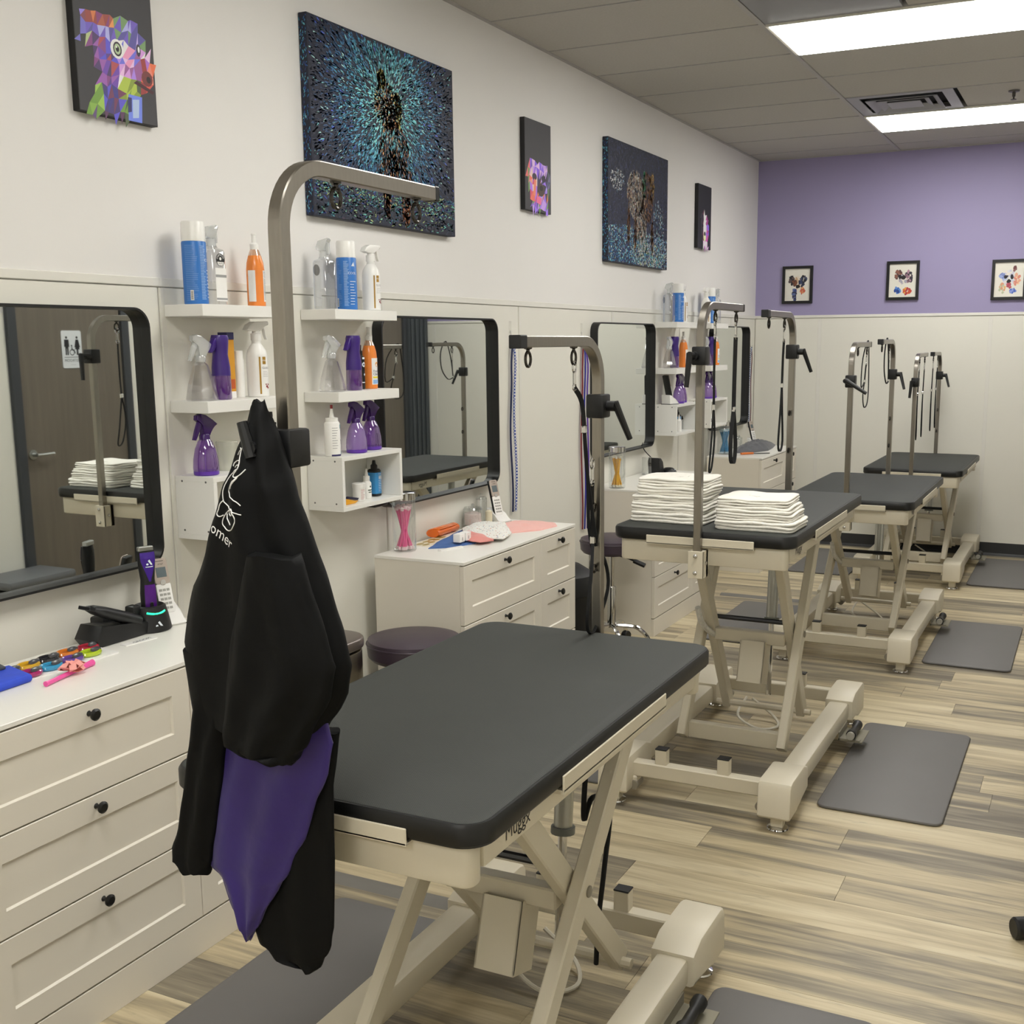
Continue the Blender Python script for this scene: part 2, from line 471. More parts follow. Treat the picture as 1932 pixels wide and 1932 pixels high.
# lit panels
LED = M('lamp_diffuser', '#faf8f2', 0.5, emit=LAMP, var=0.0)
LFR = M('lamp_frame', '#dedbcf', 0.4)
names = ['recessed light panel nearest the air vent and the purple wall, over the far tables', 'recessed light panel beside the smooth grey ceiling panel, over the second table', 'recessed light panel above the first table, outside the photo', 'recessed light panel above the near end of the room', 'recessed light panel at the front wall']
order = [names[1], names[0], names[2], names[3], names[4]]
for l, nm in zip(lights, order):
    t = thing('ceiling_light', nm, 'ceiling light', (1.7, l + TP / 2, CZ), 'light panels in the ceiling')
    bm = NB(); box(bm, 1.112, 2.292, l + 0.016, l + TP - 0.016, CZ - 0.013, CZ + 0.002, 0.004)
    obj('diffuser', bm, LED, t)
    bm = NB()
    box(bm, 1.098, 2.30, l + 0.004, l + 0.016, CZ - 0.009, CZ + 0.004); box(bm, 1.098, 2.30, l + TP - 0.016, l + TP - 0.004, CZ - 0.009, CZ + 0.004)
    box(bm, 1.098, 1.112, l + 0.016, l + TP - 0.016, CZ - 0.009, CZ + 0.004); box(bm, 2.288, 2.30, l + 0.016, l + TP - 0.016, CZ - 0.009, CZ + 0.004)
    obj('frame', bm, LFR, t)
    bm = NB(); box(bm, 1.10, 2.298, l + 0.006, l + TP - 0.006, CZ + 0.004, CZ + 0.05)
    obj('housing', bm, LFR, t)
# air vent: four stepped square louvres
v0 = 4.75 + TP * 4
t = thing('ceiling_vent', 'grey square air vent with stepped louvres in the ceiling beside a light panel', 'vent', (1.4, v0 + 0.3, CZ))
VG = M('vent_grey', '#a3a4aa', 0.45)
def sqring(bm, cx, cy, o, i, zo, zi, th=0.004):
    for s, q in ((o, zo),): pass
    ro = [(cx - o, cy - o), (cx + o, cy - o), (cx + o, cy + o), (cx - o, cy + o)]
    ri = [(cx - i, cy - i), (cx + i, cy - i), (cx + i, cy + i), (cx - i, cy + i)]
    loft(bm, [[(*p, zo) for p in ro], [(*p, zo + th) for p in ro], [(*p, zi + th) for p in ri], [(*p, zi) for p in ri], [(*p, zo) for p in ro]], False, False)
cx, cy = 1.402, v0 + TP / 2
bm = NB(); sqring(bm, cx, cy, 0.30, 0.235, CZ - 0.002, CZ + 0.0); obj('vent_frame', bm, VG, t)
for o_, i_, z_ in ((0.205, 0.165, -0.012), (0.15, 0.11, -0.012), (0.095, 0.0005, -0.012)):
    bm = NB(); sqring(bm, cx, cy, o_, i_, CZ + z_, CZ + z_ + 0.022 if i_ > 0.01 else CZ + z_); obj('louvre', bm, VG, t)
bm = NB(); box(bm, cx - 0.297, cx + 0.297, cy - 0.297, cy + 0.297, CZ + 0.04, CZ + 0.055); obj('duct_backing', bm, M('duct_dark', '#2a2b2e', 0.8), t)
# smooth grey panel next to the nearer light
bm = NB(); box(bm, 1.10, 1.70, 4.756, 4.75 + TP - 0.006, CZ - 0.002, CZ + 0.02, 0.003)
tag(obj('ceiling_panel', bm, M('panel_grey', '#8d8e92', 0.5)), 'smooth grey metal panel in the ceiling next to the nearer light panel', 'ceiling panel')
# sprinkler
t = thing('sprinkler', 'small dark metal fire sprinkler head in the ceiling between the two light panels', 'sprinkler', (2.01, 7.38, CZ))
bm = NB(); lathe(bm, [(0.032, CZ + 0.003), (0.030, CZ - 0.004), (0.012, CZ - 0.008)], (2.01, 7.38, 0)); obj('escutcheon', bm, M('sprinkler_metal', '#5d5a58', 0.35, 0.8), t)
bm = NB(); lathe(bm, [(0.010, CZ - 0.008), (0.009, CZ - 0.03), (0.005, CZ - 0.032), (0.005, CZ - 0.045)], (2.01, 7.38, 0)); obj('nozzle', bm, M('sprinkler_metal'), t)
bm = NB(); lathe(bm, [(0.016, CZ - 0.045), (0.016, CZ - 0.048)], (2.01, 7.38, 0), 12); obj('deflector', bm, M('sprinkler_metal'), t)

# right wall (seen in the mirrors): panels, two doors, sign
WOOD = M('door_laminate', '#6f675c', 0.5, var=0.22, vscale=1.0, stretch=(30, 30, 2.2), bump=0.03)
def door(n, y0, y1, lever=True):
    bm = NB()
    for a, b in ((y0 - 0.06, y0), (y1, y1 + 0.06)): box(bm, XR - 0.03, XR + 0.01, a, b, 0, 2.1, 0.003)
    box(bm, XR - 0.03, XR + 0.01, y0 - 0.06, y1 + 0.06, 2.1, 2.16, 0.003)
    d = struct('door_%d' % n, bm, DARKGREY)
    bm = NB(); box(bm, XR - 0.012, XR + 0.01, y0 + 0.003, y1 - 0.003, 0.01, 2.098, 0.002); struct('door_leaf', bm, WOOD, d)
    if lever:
        bm = NB(); lathe(bm, [(0.03, 0), (0.03, 0.008), (0.012, 0.01), (0.011, 0.05)], n=16)
        bmesh.ops.rotate(bm, verts=bm.verts, matrix=Matrix.Rotation(-PI / 2, 3, 'Y')); bmesh.ops.translate(bm, verts=bm.verts, vec=(XR - 0.012, y0 + 0.05, 1.0))
        tube(bm, [(XR - 0.06, y0 + 0.042, 1.0), (XR - 0.06, y0 + 0.10, 1.0), (XR - 0.056, y0 + 0.17, 1.0)], 0.010)
        struct('door_handle', bm, ALU, d)
door(1, 4.73, 5.53)
door(2, 7.98, 8.86)
bm = NB(); prism(bm, [(8.92, 0), (8.92, 2.3), (9.24, 2.3), (9.24, 0)], XR - 0.05, XR, 'yz')
for k in range(4): box(bm, XR - 0.07, XR - 0.05, 8.94 + k * 0.075, 8.975 + k * 0.075, 0, 2.3, 0.008)
tag(obj('curtain', bm, M('grey_curtain', '#4b5054', 0.8)), 'dark grey pleated curtain in the back right corner, seen in the middle mirror', 'curtain')
for a, b in ((YF, -0.9), (-0.9, 0.3), (0.3, 1.5), (1.5, 2.7), (2.7, 3.75), (3.75, 4.665), (5.595, 6.8), (6.8, 7.91)):
    bm = NB(); box(bm, XR - 0.006, XR + 0.001, a + 0.004, b - 0.004, 0.1, PT, 0.0012); struct('wall_panel', bm, PANEL, wr)
t = thing('restroom_sign', 'white restroom sign with black figures on the brown door, seen in the nearest mirror', 'sign', (XR - 0.013, 5.13, 1.62))
bm = NB(); prism(bm, rrect(0.152, 0.229, 0.012, 4, 5.13, 1.62), XR - 0.017, XR - 0.012, 'yz', 0.001, 1); obj('plate', bm, M('sign_white', '#dfe3e6', 0.4), t)
SX = XR - 0.0175; INK = M('black_print', '#111113', 0.5)
bm = NB(); # the viewer inside the room looks toward +X, so x runs to -Y
fn = lambda x, y: (SX, 5.13 - x, 1.62 + y)
def disc(bm, fn, cx, cy, r, n=16, r1=0.0):
    if r1 <= 0: bm.faces.new([bm.verts.new(fn(cx + r * math.cos(2 * PI * i / n), cy + r * math.sin(2 * PI * i / n))) for i in range(n)])
    else:
        a = [bm.verts.new(fn(cx + r * math.cos(2 * PI * i / n), cy + r * math.sin(2 * PI * i / n))) for i in range(n)]
        b = [bm.verts.new(fn(cx + r1 * math.cos(2 * PI * i / n), cy + r1 * math.sin(2 * PI * i / n))) for i in range(n)]
        for i in range(n): bm.faces.new((a[i], a[(i + 1) % n], b[(i + 1) % n], b[i]))
def poly(bm, fn, pts): bm.faces.new([bm.verts.new(fn(*p)) for p in pts])
disc(bm, fn, 0.040, 0.072, 0.008); poly(bm, fn, [(0.023, 0.06), (0.057, 0.06), (0.059, 0.015), (0.052, 0.015), (0.052, -0.035), (0.042, -0.035), (0.041, 0.005), (0.039, 0.005), (0.038, -0.035), (0.028, -0.035), (0.028, 0.015), (0.021, 0.015)])
disc(bm, fn, -0.040, 0.072, 0.008); poly(bm, fn, [(-0.030, 0.06), (-0.050, 0.06), (-0.062, 0.012), (-0.055, 0.012), (-0.058, 0.0), (-0.047, 0.0), (-0.047, -0.035), (-0.033, -0.035), (-0.033, 0.0), (-0.022, 0.0), (-0.025, 0.012), (-0.018, 0.012)])
disc(bm, fn, 0.002, -0.018, 0.019, 18, 0.014); disc(bm, fn, 0.003, 0.022, 0.006); poly(bm, fn, [(-0.002, 0.014), (0.006, 0.014), (0.005, -0.006), (-0.012, -0.006), (-0.02, -0.026), (-0.026, -0.024), (-0.016, 0.0), (-0.004, 0.0)])
poly(bm, fn, [(-0.062, -0.046), (0.062, -0.046), (0.062, -0.049), (-0.062, -0.049)])
add_text(bm, 'RESTROOM', 0.024, lambda x, y: fn(x, y - 0.068))
for k in range(8): disc(bm, fn, -0.018 + k * 0.005, -0.094, 0.0012, 6)
obj('pictogram', bm, INK, t)
# hook with a leash clip on the back wall, and the box by the right wall: both only seen in mirrors
t = thing('shredder', 'black floor box with a grey lid by the right wall, seen in the nearest mirror', 'box', (3.03, 4.55, 0))
bm = NB(); box(bm, 2.88, 3.18, 4.3, 4.76, 0, 0.28, 0.02, 2); obj('body', bm, BLACKP, t)
bm = NB(); box(bm, 2.875, 3.185, 4.295, 4.765, 0.28, 0.335, 0.02, 2); obj('lid', bm, M('lid_grey', '#6d6f72', 0.5), t)
# ------------------------------------------------------------------ grooming tables
TOPM = M('table_top_rubber', '#3f413f', 0.66, var=0.06, vscale=8, spec=0.25)
def _pebble(mt):
    nt = mt.node_tree; b = nt.nodes['Principled BSDF']
    tc = nt.nodes.new('ShaderNodeTexCoord'); mp = nt.nodes.new('ShaderNodeMapping'); mp.inputs['Scale'].default_value = (330, 330, 330); mp.inputs['Rotation'].default_value = (0, 0, 0.78)
    ck = nt.nodes.new('ShaderNodeTexVoronoi'); ck.inputs['Scale'].default_value = 1.0; ck.inputs['Randomness'].default_value = 0.15
    nt.links.new(tc.outputs['Object'], mp.inputs[0]); nt.links.new(mp.outputs[0], ck.inputs['Vector'])
    bp = nt.nodes.new('ShaderNodeBump'); bp.inputs['Strength'].default_value = 0.5; bp.inputs['Distance'].default_value = 0.001
    nt.links.new(ck.outputs['Distance'], bp.inputs['Height']); nt.links.new(bp.outputs[0], b.inputs['Normal'])
_pebble(TOPM)
EDGE = M('shaded_edge_rubber', '#0b0c0d', 0.42, var=0.1)  # near-black colour paints in the shading that darkens the edge against the top
ROLL = M('grey_roller', '#8d877a', 0.5)
W2, L2 = 0.3244, 0.6044
def table(cx, cy, h, dy, label, drop=0.0):
    t = local('grooming_table', label, 'table', (cx, cy, 0), 0, 'grooming tables in a row')
    A = lambda n, bm, m_=CREAM, p=t, s=35: obj(n, bm, m_, p, s)
    # top
    bm = NB(); slab(bm, rrect(2 * W2 - 0.016, 2 * L2 - 0.016, 0.045, 8), h - 0.030, h, 0.003, 2); A('tabletop', bm, TOPM)
    bm = NB()
    o_ = rrect(2 * W2, 2 * L2, 0.055, 8); i_ = rrect(2 * W2 - 0.014, 2 * L2 - 0.014, 0.048, 8); mid = rrect(2 * W2 - 0.008, 2 * L2 - 0.008, 0.052, 8)
    loft(bm, [[(*p, h - 0.0015) for p in i_], [(*p, h - 0.0015) for p in mid], [(*p, h - 0.008) for p in o_], [(*p, h - 0.036) for p in o_], [(*p, h - 0.042) for p in mid], [(*p, h - 0.042) for p in i_]], True, True)
    A('shaded_edge_band', bm, EDGE)  # separate ring so the tabletop edge carries its painted shade
    # upper frame
    za, zb = h - 0.118, h - 0.042
    for s in (-1, 1):
        bm = NB(); slab(bm, rrect(0.592, 0.05, 0.022, 5, 0, s * 0.562), za, zb, 0.006, 2); A('end_rail', bm)
        bm = NB(); box(bm, s * 0.262, s * 0.296, -0.54, 0.54, h - 0.098, zb, 0.006, 2); A('side_rail', bm)
        bm = NB(); box(bm, -0.19, 0.19, s * 0.6044, s * 0.6085, h - 0.052, h - 0.022, 0.0015); box(bm, -0.19, 0.19, s * 0.58, s * 0.6085, h - 0.052, h - 0.048); A('retainer_lip', bm)
        bm = NB(); box(bm, s * 0.3244, s * 0.3285, -0.30, 0.24, h - 0.052, h - 0.020, 0.0015); box(bm, s * 0.29, s * 0.3285, -0.30, 0.24, h - 0.056, h - 0.048); A('retainer_lip', bm)
    for s in (-1, 1):
        bm = NB(); add_text(bm, 'Muggx', 0.036, lambda x, y: (s * 0.2968, -0.42 + (s * x), h - 0.070 + y))
        tag(A('maker_name', bm, INK, t, 0), 'black lettering on the side rail')
    # scissor legs
    zt, zl = h - 0.105, 0.125
    dz = zt - zl; Lg = 0.92; hy = math.sqrt(max(Lg * Lg - dz * dz, 0.01)) / 2; yp = 0.07; zp = (zt + zl) / 2
    legs = []
    for s in (-1, 1):
        for k, (x_, sg) in enumerate(((0.197, 1), (0.158, -1))):
            a = Vector((s * x_, yp - sg * hy, zl - 0.005)); b = Vector((s * x_, yp + sg * hy, zt + 0.02))
            bm = NB(); sweep(bm, [a, b], rsec(0.034, 0.058, 0.004), side=(1, 0, 0)); A('scissor_leg', bm)
    for s in (-1, 1):
        bm = NB(); lathe(bm, [(0.013, 0), (0.013, 0.004), (0.006, 0.006)], n=12); bmesh.ops.rotate(bm, verts=bm.verts, matrix=Matrix.Rotation(s * PI / 2, 3, 'Y')); bmesh.ops.translate(bm, verts=bm.verts, vec=(s * 0.214, yp, zp)); A('pivot_bolt', bm, ROLL)
    bm = NB(); box(bm, -0.143, 0.143, yp - 0.02, yp + 0.02, zp - 0.055, zp - 0.005, 0.004); A('cross_tube', bm)
    bm = NB(); tube(bm, [(-0.15, yp + 0.03, zp + 0.03), (0.15, yp + 0.03, zp + 0.03)], 0.010); A('pivot_rod', bm, M('dark_steel', '#55565a', 0.35, 0.9))
    bm = NB(); box(bm, -0.182, 0.182, yp - hy + 0.03, yp - hy + 0.065, zl - 0.02, zl + 0.045, 0.003); A('lower_tube', bm)
    bm = NB(); tube(bm, [(-0.2, yp + hy - 0.02, zl), (0.2, yp + hy - 0.02, zl)], 0.013); A('roller_bar', bm)
    # actuator
    b0 = Vector((0.0, yp + 0.30, zl + 0.03)); b1 = Vector((0.0, yp + 0.36, zt - 0.02)); mid_ = b0.lerp(b1, 0.45)
    bm = NB(); tube(bm, [mid_, b1], 0.024, 14); A('actuator_cylinder', bm, ALU)
    bm = NB(); tube(bm, [mid_ - (b1 - b0).normalized() * 0.012, mid_ + (b1 - b0).normalized() * 0.006], 0.031, 14); A('actuator_collar', bm, M('collar_grey', '#70736e', 0.5))
    bm = NB(); tube(bm, [b0, mid_], 0.012, 10); A('actuator_rod', bm, CHROME)
    q = Vector((0.02, yp - 0.01, zp - 0.10))
    bm = NB()
    for (x0, x1, u0, u1) in ((-0.05, -0.046, -0.045, 0.05), (0.046, 0.05, -0.045, 0.05), (-0.05, 0.05, -0.045, -0.041)): box(bm, x0, x1, u0, u1, -0.11, 0.05)
    box(bm, -0.05, 0.05, -0.045, 0.05, -0.114, -0.11)
    bmesh.ops.rotate(bm, verts=bm.verts, matrix=Matrix.Rotation(-0.30, 3, 'X')); bmesh.ops.translate(bm, verts=bm.verts, vec=q); A('motor_housing', bm)
    bm = NB(); lathe(bm, [(0.026, -0.10), (0.026, 0.03), (0.018, 0.04)], n=14); bmesh.ops.rotate(bm, verts=bm.verts, matrix=Matrix.Rotation(-0.30, 3, 'X')); bmesh.ops.translate(bm, verts=bm.verts, vec=q); A('motor', bm, M('motor_grey', '#5c5a55', 0.5))
    # base
    for s in (-1, 1):
        bm = NB(); box(bm, s * 0.252, s * 0.335, -0.47, 0.47, 0.078, 0.152, 0.012, 2); A('base_rail', bm)
        for e in (-1, 1):
            pr_ = [(0.40, 0.080), (0.40, 0.160), (0.46, 0.182), (0.62, 0.182), (0.645, 0.176), (0.655, 0.160), (0.662, 0.060), (0.655, 0.052), (0.560, 0.052), (0.545, 0.058), (0.525, 0.078), (0.50, 0.086)]
            bm = NB(); prism(bm, [(e * u, v) for u, v in pr_], s * 0.236, s * 0.352, 'yz', 0.010, 2); c_ = A('base_end_cap', bm)
            bm = NB(); box(bm, s * 0.298 - 0.021, s * 0.298 + 0.021, e * 0.608 - 0.021, e * 0.608 + 0.021, 0.012, 0.07, 0.003); f_ = A('foot', bm)
            bm = NB(); lathe(bm, [(0.036, 0.0), (0.038, 0.004), (0.036, 0.008), (0.022, 0.013)], (s * 0.298, e * 0.608, 0), 20); obj('foot_disc', bm, CHROME, f_)
            bm = NB(); box(bm, s * 0.222, s * 0.246, e * 0.545, e * 0.60, 0.045, 0.10, 0.006); w_ = A('wheel_bracket', bm)
            bm = NB(); lathe(bm, [(0.0165, -0.010), (0.0165, 0.010)], (s * 0.234, e * 0.575, 0.066), 16, axis='y')
            lathe(bm, [(0.018, -0.031), (0.018, 0.031), (0.008, 0.034)], (s * 0.234, e * 0.575, 0.066), 14, axis='y'); obj('wheel', bm, ROLL, w_)
    for e in (-1, 1):
        bm = NB(); box(bm, -0.245, 0.245, e * 0.55, e * 0.595, 0.098, 0.152, 0.004); A('base_cross_bar', bm)
        for x_ in (-0.135, 0.095):
            bm = NB(); box(bm, x_ - 0.021, x_ + 0.021, e * 0.572 - 0.018, e * 0.572 + 0.018, 0.15, 0.206, 0.002); p_ = A('stop_post', bm)
            bm = NB(); box(bm, x_ - 0.0215, x_ + 0.0215, e * 0.572 - 0.0185, e * 0.572 + 0.0185, 0.206, 0.2105, 0.001); obj('post_cap', bm, BLACKP, p_)
    # foot pedal on the outer side
    bm = NB(); box(bm, 0.335, 0.42, 0.20, 0.225, 0.060, 0.066); box(bm, 0.335, 0.43, 0.20, 0.36, 0.056, 0.061, 0.001); box(bm, 0.335, 0.34, 0.2, 0.36, 0.056, 0.09); A('pedal_tray', bm, M('tray_steel', '#8d8878', 0.4, 0.3))
    bm = NB(); lathe(bm, [(0.020, 0.20), (0.020, 0.225), (0.014, 0.24), (0.014, 0.31), (0.020, 0.325), (0.020, 0.345), (0.012, 0.355)], (0.385, 0, 0.085), 14, axis='y'); A('pedal_roller', bm, BLACKP)
    bm = NB(); lathe(bm, [(0.016, 0.185), (0.016, 0.20)], (0.385, 0, 0.085), 14, axis='y'); A('pedal_end', bm, M('pedal_end_grey', '#a9a69b', 0.5))
    # cables
    bm = NB(); tube(bm, smoothpts([(-0.12, yp + 0.40, 0.10), (-0.13, yp + 0.30, 0.045), (-0.03, yp + 0.26, 0.012), (0.04, yp + 0.32, 0.012), (0.0, yp + 0.40, 0.03), (-0.1, yp + 0.42, 0.09)], 6), 0.006, 6); A('motor_cable', bm, M('cable_cream', '#d8d3c4', 0.5))
    bm = NB(); pts = smoothpts([(-0.175, yp - 0.14, zp + 0.10), (-0.17, yp - 0.10, zp + 0.03), (-0.15, yp - 0.02, zp - 0.03), (-0.12, yp + 0.04, zp - 0.05)], 8); tube(bm, pts, 0.012, 8)
    A('coiled_cable_cover', bm, M('coil_white', '#d9d7cf', 0.5, var=0.3, vscale=90))
    # arm brackets with bolts
    for e in (-1, 1):
        bm = NB(); y0 = e * 0.585; y1 = e * 0.642
        box(bm, -0.026, -0.0145, y0, y1, h - 0.155, h - 0.062, 0.001); box(bm, 0.0145, 0.026, y0, y1, h - 0.155, h - 0.062, 0.001)
        box(bm, -0.026, 0.026, e * 0.634, e * 0.6425, h - 0.155, h - 0.062, 0.001); box(bm, -0.026, 0.026, y0, e * 0.6045, h - 0.155, h - 0.062, 0.001)
        br = A('arm_bracket', bm)
        for x_, z_ in ((0, h - 0.078), (0, h - 0.136)):
            bm = NB(); lathe(bm, [(0.0075, 0), (0.007, 0.004), (0.003, 0.006)], n=10); bmesh.ops.rotate(bm, verts=bm.verts, matrix=Matrix.Rotation(-e * PI / 2, 3, 'X')); bmesh.ops.translate(bm, verts=bm.verts, vec=(x_, e * 0.6425, z_)); obj('bolt', bm, CHROME, br)
        for s in (-1, 1):
            bm = NB(); lathe(bm, [(0.0075, 0), (0.007, 0.004), (0.003, 0.006)], n=10); bmesh.ops.rotate(bm, verts=bm.verts, matrix=Matrix.Rotation(s * PI / 2, 3, 'Y')); bmesh.ops.translate(bm, verts=bm.verts, vec=(s * 0.026, e * 0.615, h - 0.105)); obj('bolt', bm, CHROME, br)
    return t
TABS = [(1.426, 2.058, 0.897), (1.386, 4.244, 1.010), (1.468, 6.350, 0.857), (1.474, 8.489, 0.789)]
TABO = [table(*TABS[0], 0, 'nearest black-topped cream grooming table, with the black jacket hanging at its near corner'),
table(*TABS[1], 0, 'black-topped cream grooming table with two stacks of white towels on it'),
table(*TABS[2], 0, 'bare black-topped grooming table behind the towel table, third from the camera'),
table(*TABS[3], 0, 'farthest black-topped grooming table, against the purple-topped back wall')]

def arm(ti, near, top, label, leverdir=1, clamp=0.588, up=False):
    cx, cy, h = TABS[ti]; e = -1 if near else 1
    y = cy + e * 0.6195; d = -e
    t = bpy.data.objects.new('grooming_arm', None); COL.objects.link(t); t.empty_display_size = 0.05
    t.parent = TABO[ti]; ORI[t.name] = Vector((cx, cy, 0)); t['label'] = label
    s = 0.0254; zc = h + clamp
    bm = NB(); sweep(bm, [(cx, y, h - 0.150), (cx, y, zc - 0.03)], rsec(s, s, 0.002), side=(1, 0, 0)); obj('post', bm, STEEL, t)
    Rb = 0.10; pts = [Vector((cx, y, zc + 0.02))]
    zt = h + top - s / 2
    for i in range(13):
        a = PI / 2 * i / 12
        pts.append(Vector((cx, y + d * Rb * (1 - math.cos(a)), zt - Rb + Rb * math.sin(a))))
    pts.append(Vector((cx, y + d * 0.455, zt)))
    bm = NB(); sweep(bm, pts, rsec(s, s, 0.002), side=(1, 0, 0)); obj('arm_bar', bm, STEEL, t, 30)
    bm = NB(); box(bm, cx - s / 2 - 0.0008, cx + s / 2 + 0.0008, y + d * 0.443, y + d * 0.458, zt - s / 2 - 0.0008, zt + s / 2 + 0.0008, 0.002)
    if not near: box(bm, cx - s / 2 - 0.002, cx + s / 2 + 0.002, y + d * 0.425, y + d * 0.46, zt - s / 2 - 0.002, zt + s / 2 + 0.002, 0.002)
    obj('end_cap', bm, BLACKP, t)
    bm = NB(); box(bm, cx - 0.024, cx + 0.024, y - 0.026, y + 0.026, zc - 0.030, zc + 0.030, 0.005, 2); obj('clamp_block', bm, BLACKP, t)
    # lever: hub on the side away from the arm for near arms, toward +x otherwise
    bm = NB()
    if near:
        hx, hy_, hz = cx - 0.010, y - 0.026, zc
        tube(bm, [(hx, hy_ + 0.004, hz), (hx, hy_ - 0.022, hz)], 0.014, 12)
        tube(bm, [(hx - 0.001, hy_ - 0.012, hz + 0.002), (hx - 0.004, hy_ - 0.05, hz + 0.004)], 0.011, 10)
        tip = (hx - 0.012, hy_ - 0.052, hz - 0.10) if not up else (hx - 0.02, hy_ - 0.046, hz + 0.044)
        if ti == 2 and near: tip = (hx + 0.10, hy_ - 0.052, hz - 0.055)
        sweep(bm, [(hx - 0.004, hy_ - 0.046, hz + 0.010 * (-1 if up else 1)), tip], circ(0.011, 10), scale=[1, 0.75])
    else:
        hx, hy_, hz = cx + 0.024, y + 0.004, zc
        tube(bm, [(hx - 0.004, hy_, hz), (hx + 0.022, hy_, hz)], 0.013, 12)
        tip = (hx + 0.05, hy_ + 0.03 * leverdir, hz - 0.085)
        sweep(bm, [(hx + 0.020, hy_, hz + 0.010), tip], circ(0.010, 10), scale=[1, 0.75])
    obj('clamp_lever', bm, BLACKP, t)
    for u in (0.15, 0.395):
        bm = NB(); yy = y + d * u; zz = zt - s / 2
        lathe(bm, [(0.010, zz + 0.001), (0.009, zz - 0.003), (0.004, zz - 0.005), (0.004, zz - 0.011)], (cx, yy, 0), 10)
        torus(bm, (cx, yy, zz - 0.026), 0.013, 0.0035, 'x' if near else 'x', 16, 6, 1.25); obj('eye_ring', bm, M('gunmetal', '#4a4744', 0.25, 1.0), t)
    if not near:
        for u in (0.17, 0.33):
            bm = NB(); torus(bm, (cx, y - 0.013 - 0.012, h + u), 0.010, 0.003, 'x', 14, 6); obj('post_ring', bm, M('gunmetal'), t)
    return t
arm(0, True, 1.035, 'tall raised steel arm at the near end of the table', up=True)
arm(0, False, 0.763, 'steel arm at the far end of the table')
arm(1, True, 0.765, 'steel arm between the two towel stacks')
arm(1, False, 0.752, 'steel arm at the far end of the table')
arm(2, True, 0.778, 'steel arm at the near end of the table')
arm(2, False, 0.790, 'steel arm at the far end of the table', leverdir=-1)
arm(3, True, 0.765, 'steel arm at the near end of the table', clamp=0.578)
arm(3, False, 0.765, 'steel arm at the far end of the table', clamp=0.588, leverdir=-1)
# ------------------------------------------------------------------ dressers
KNOB = M('black_knob', '#08090a', 0.35, var=0.1)
def shaker(bm, xf, y0, y1, z0, z1, m_=0.062, d=0.006):
    """drawer front with a recessed field, front face at xf"""
    xb = xf - 0.018
    o_ = [(y0, z0), (y1, z0), (y1, z1), (y0, z1)]
    i_ = [(y0 + m_, z0 + m_), (y1 - m_, z0 + m_), (y1 - m_, z1 - m_), (y0 + m_, z1 - m_)]
    q = [(y0 + m_ + 0.004, z0 + m_ + 0.004), (y1 - m_ - 0.004, z0 + m_ + 0.004), (y1 - m_ - 0.004, z1 - m_ - 0.004), (y0 + m_ + 0.004, z1 - m_ - 0.004)]
    e = 0.0015
    oe = [(y0 + e, z0 + e), (y1 - e, z0 + e), (y1 - e, z1 - e), (y0 + e, z1 - e)]
    loft(bm, [[(xb, *p) for p in o_], [(xf - e, *p) for p in o_], [(xf, *p) for p in oe], [(xf, *p) for p in i_], [(xf - d, *p) for p in q]])
def dresser(y0, xb, xf, label, wide=0.662, total=1.018):
    t = thing('dresser', label, 'dresser', (0.5 * (xb + xf), y0 + total / 2, 0), 'white dressers along the wall')
    y1 = y0 + total; zt = 0.829
    bm = NB(); box(bm, xb, xf - 0.019, y0, y0 + 0.016, 0.0, zt - 0.012); box(bm, xb, xf - 0.019, y1 - 0.016, y1, 0.0, zt - 0.012)
    box(bm, xb, xb + 0.008, y0 + 0.016, y1 - 0.016, 0.02, zt - 0.012); box(bm, xb + 0.01, xf - 0.022, y0 + 0.017, y1 - 0.017, 0.085, 0.10)
    box(bm, xb + 0.01, xf - 0.022, y0 + wide - 0.008, y0 + wide + 0.008, 0.10, zt - 0.012)
    obj('carcass', bm, DRESSER, t)
    bm = NB(); box(bm, xb - 0.001, xf + 0.001, y0 - 0.001, y1 + 0.001, zt - 0.012, zt, 0.0012); obj('countertop', bm, DRESSTOP, t)
    bm = NB(); box(bm, xf - 0.019, xf - 0.001, y0, y1, 0.0, 0.100, 0.001); obj('plinth', bm, DRESSER, t)
    zs = (0.104, 0.342, 0.582, 0.8145)
    for (a, b) in ((y0 + 0.001, y0 + wide - 0.0012), (y0 + wide + 0.0012, y1 - 0.001)):
        for k in range(3):
            z0, z1 = zs[k] + 0.0015, zs[k + 1] - 0.0025
            bm = NB(); shaker(bm, xf, a, b, z0, z1); d = obj('drawer', bm, DRESSER, t)
            bm = NB(); lathe(bm, [(0.0075, 0), (0.005, 0.004), (0.0045, 0.012), (0.010, 0.016), (0.0145, 0.020), (0.0150, 0.024), (0.010, 0.028)], n=14)
            bmesh.ops.rotate(bm, verts=bm.verts, matrix=Matrix.Rotation(PI / 2, 3, 'Y')); bmesh.ops.translate(bm, verts=bm.verts, vec=(xf - 0.0005, (a + b) / 2, z1 - 0.028)); obj('knob', bm, KNOB, d)
dresser(1.525, 0.062, 0.464, 'white dresser nearest the camera, with purple clipper and blue pouch on top')
dresser(3.643, 0.060, 0.462, 'white dresser with the pink stick jar and bandanas on top')
dresser(5.870, 0.0065, 0.402, 'white dresser with the yellow stick jar on top, behind the towel table')
dresser(7.848, 0.060, 0.462, 'farthest white dresser, with the blue stick jar and grey apron on top')

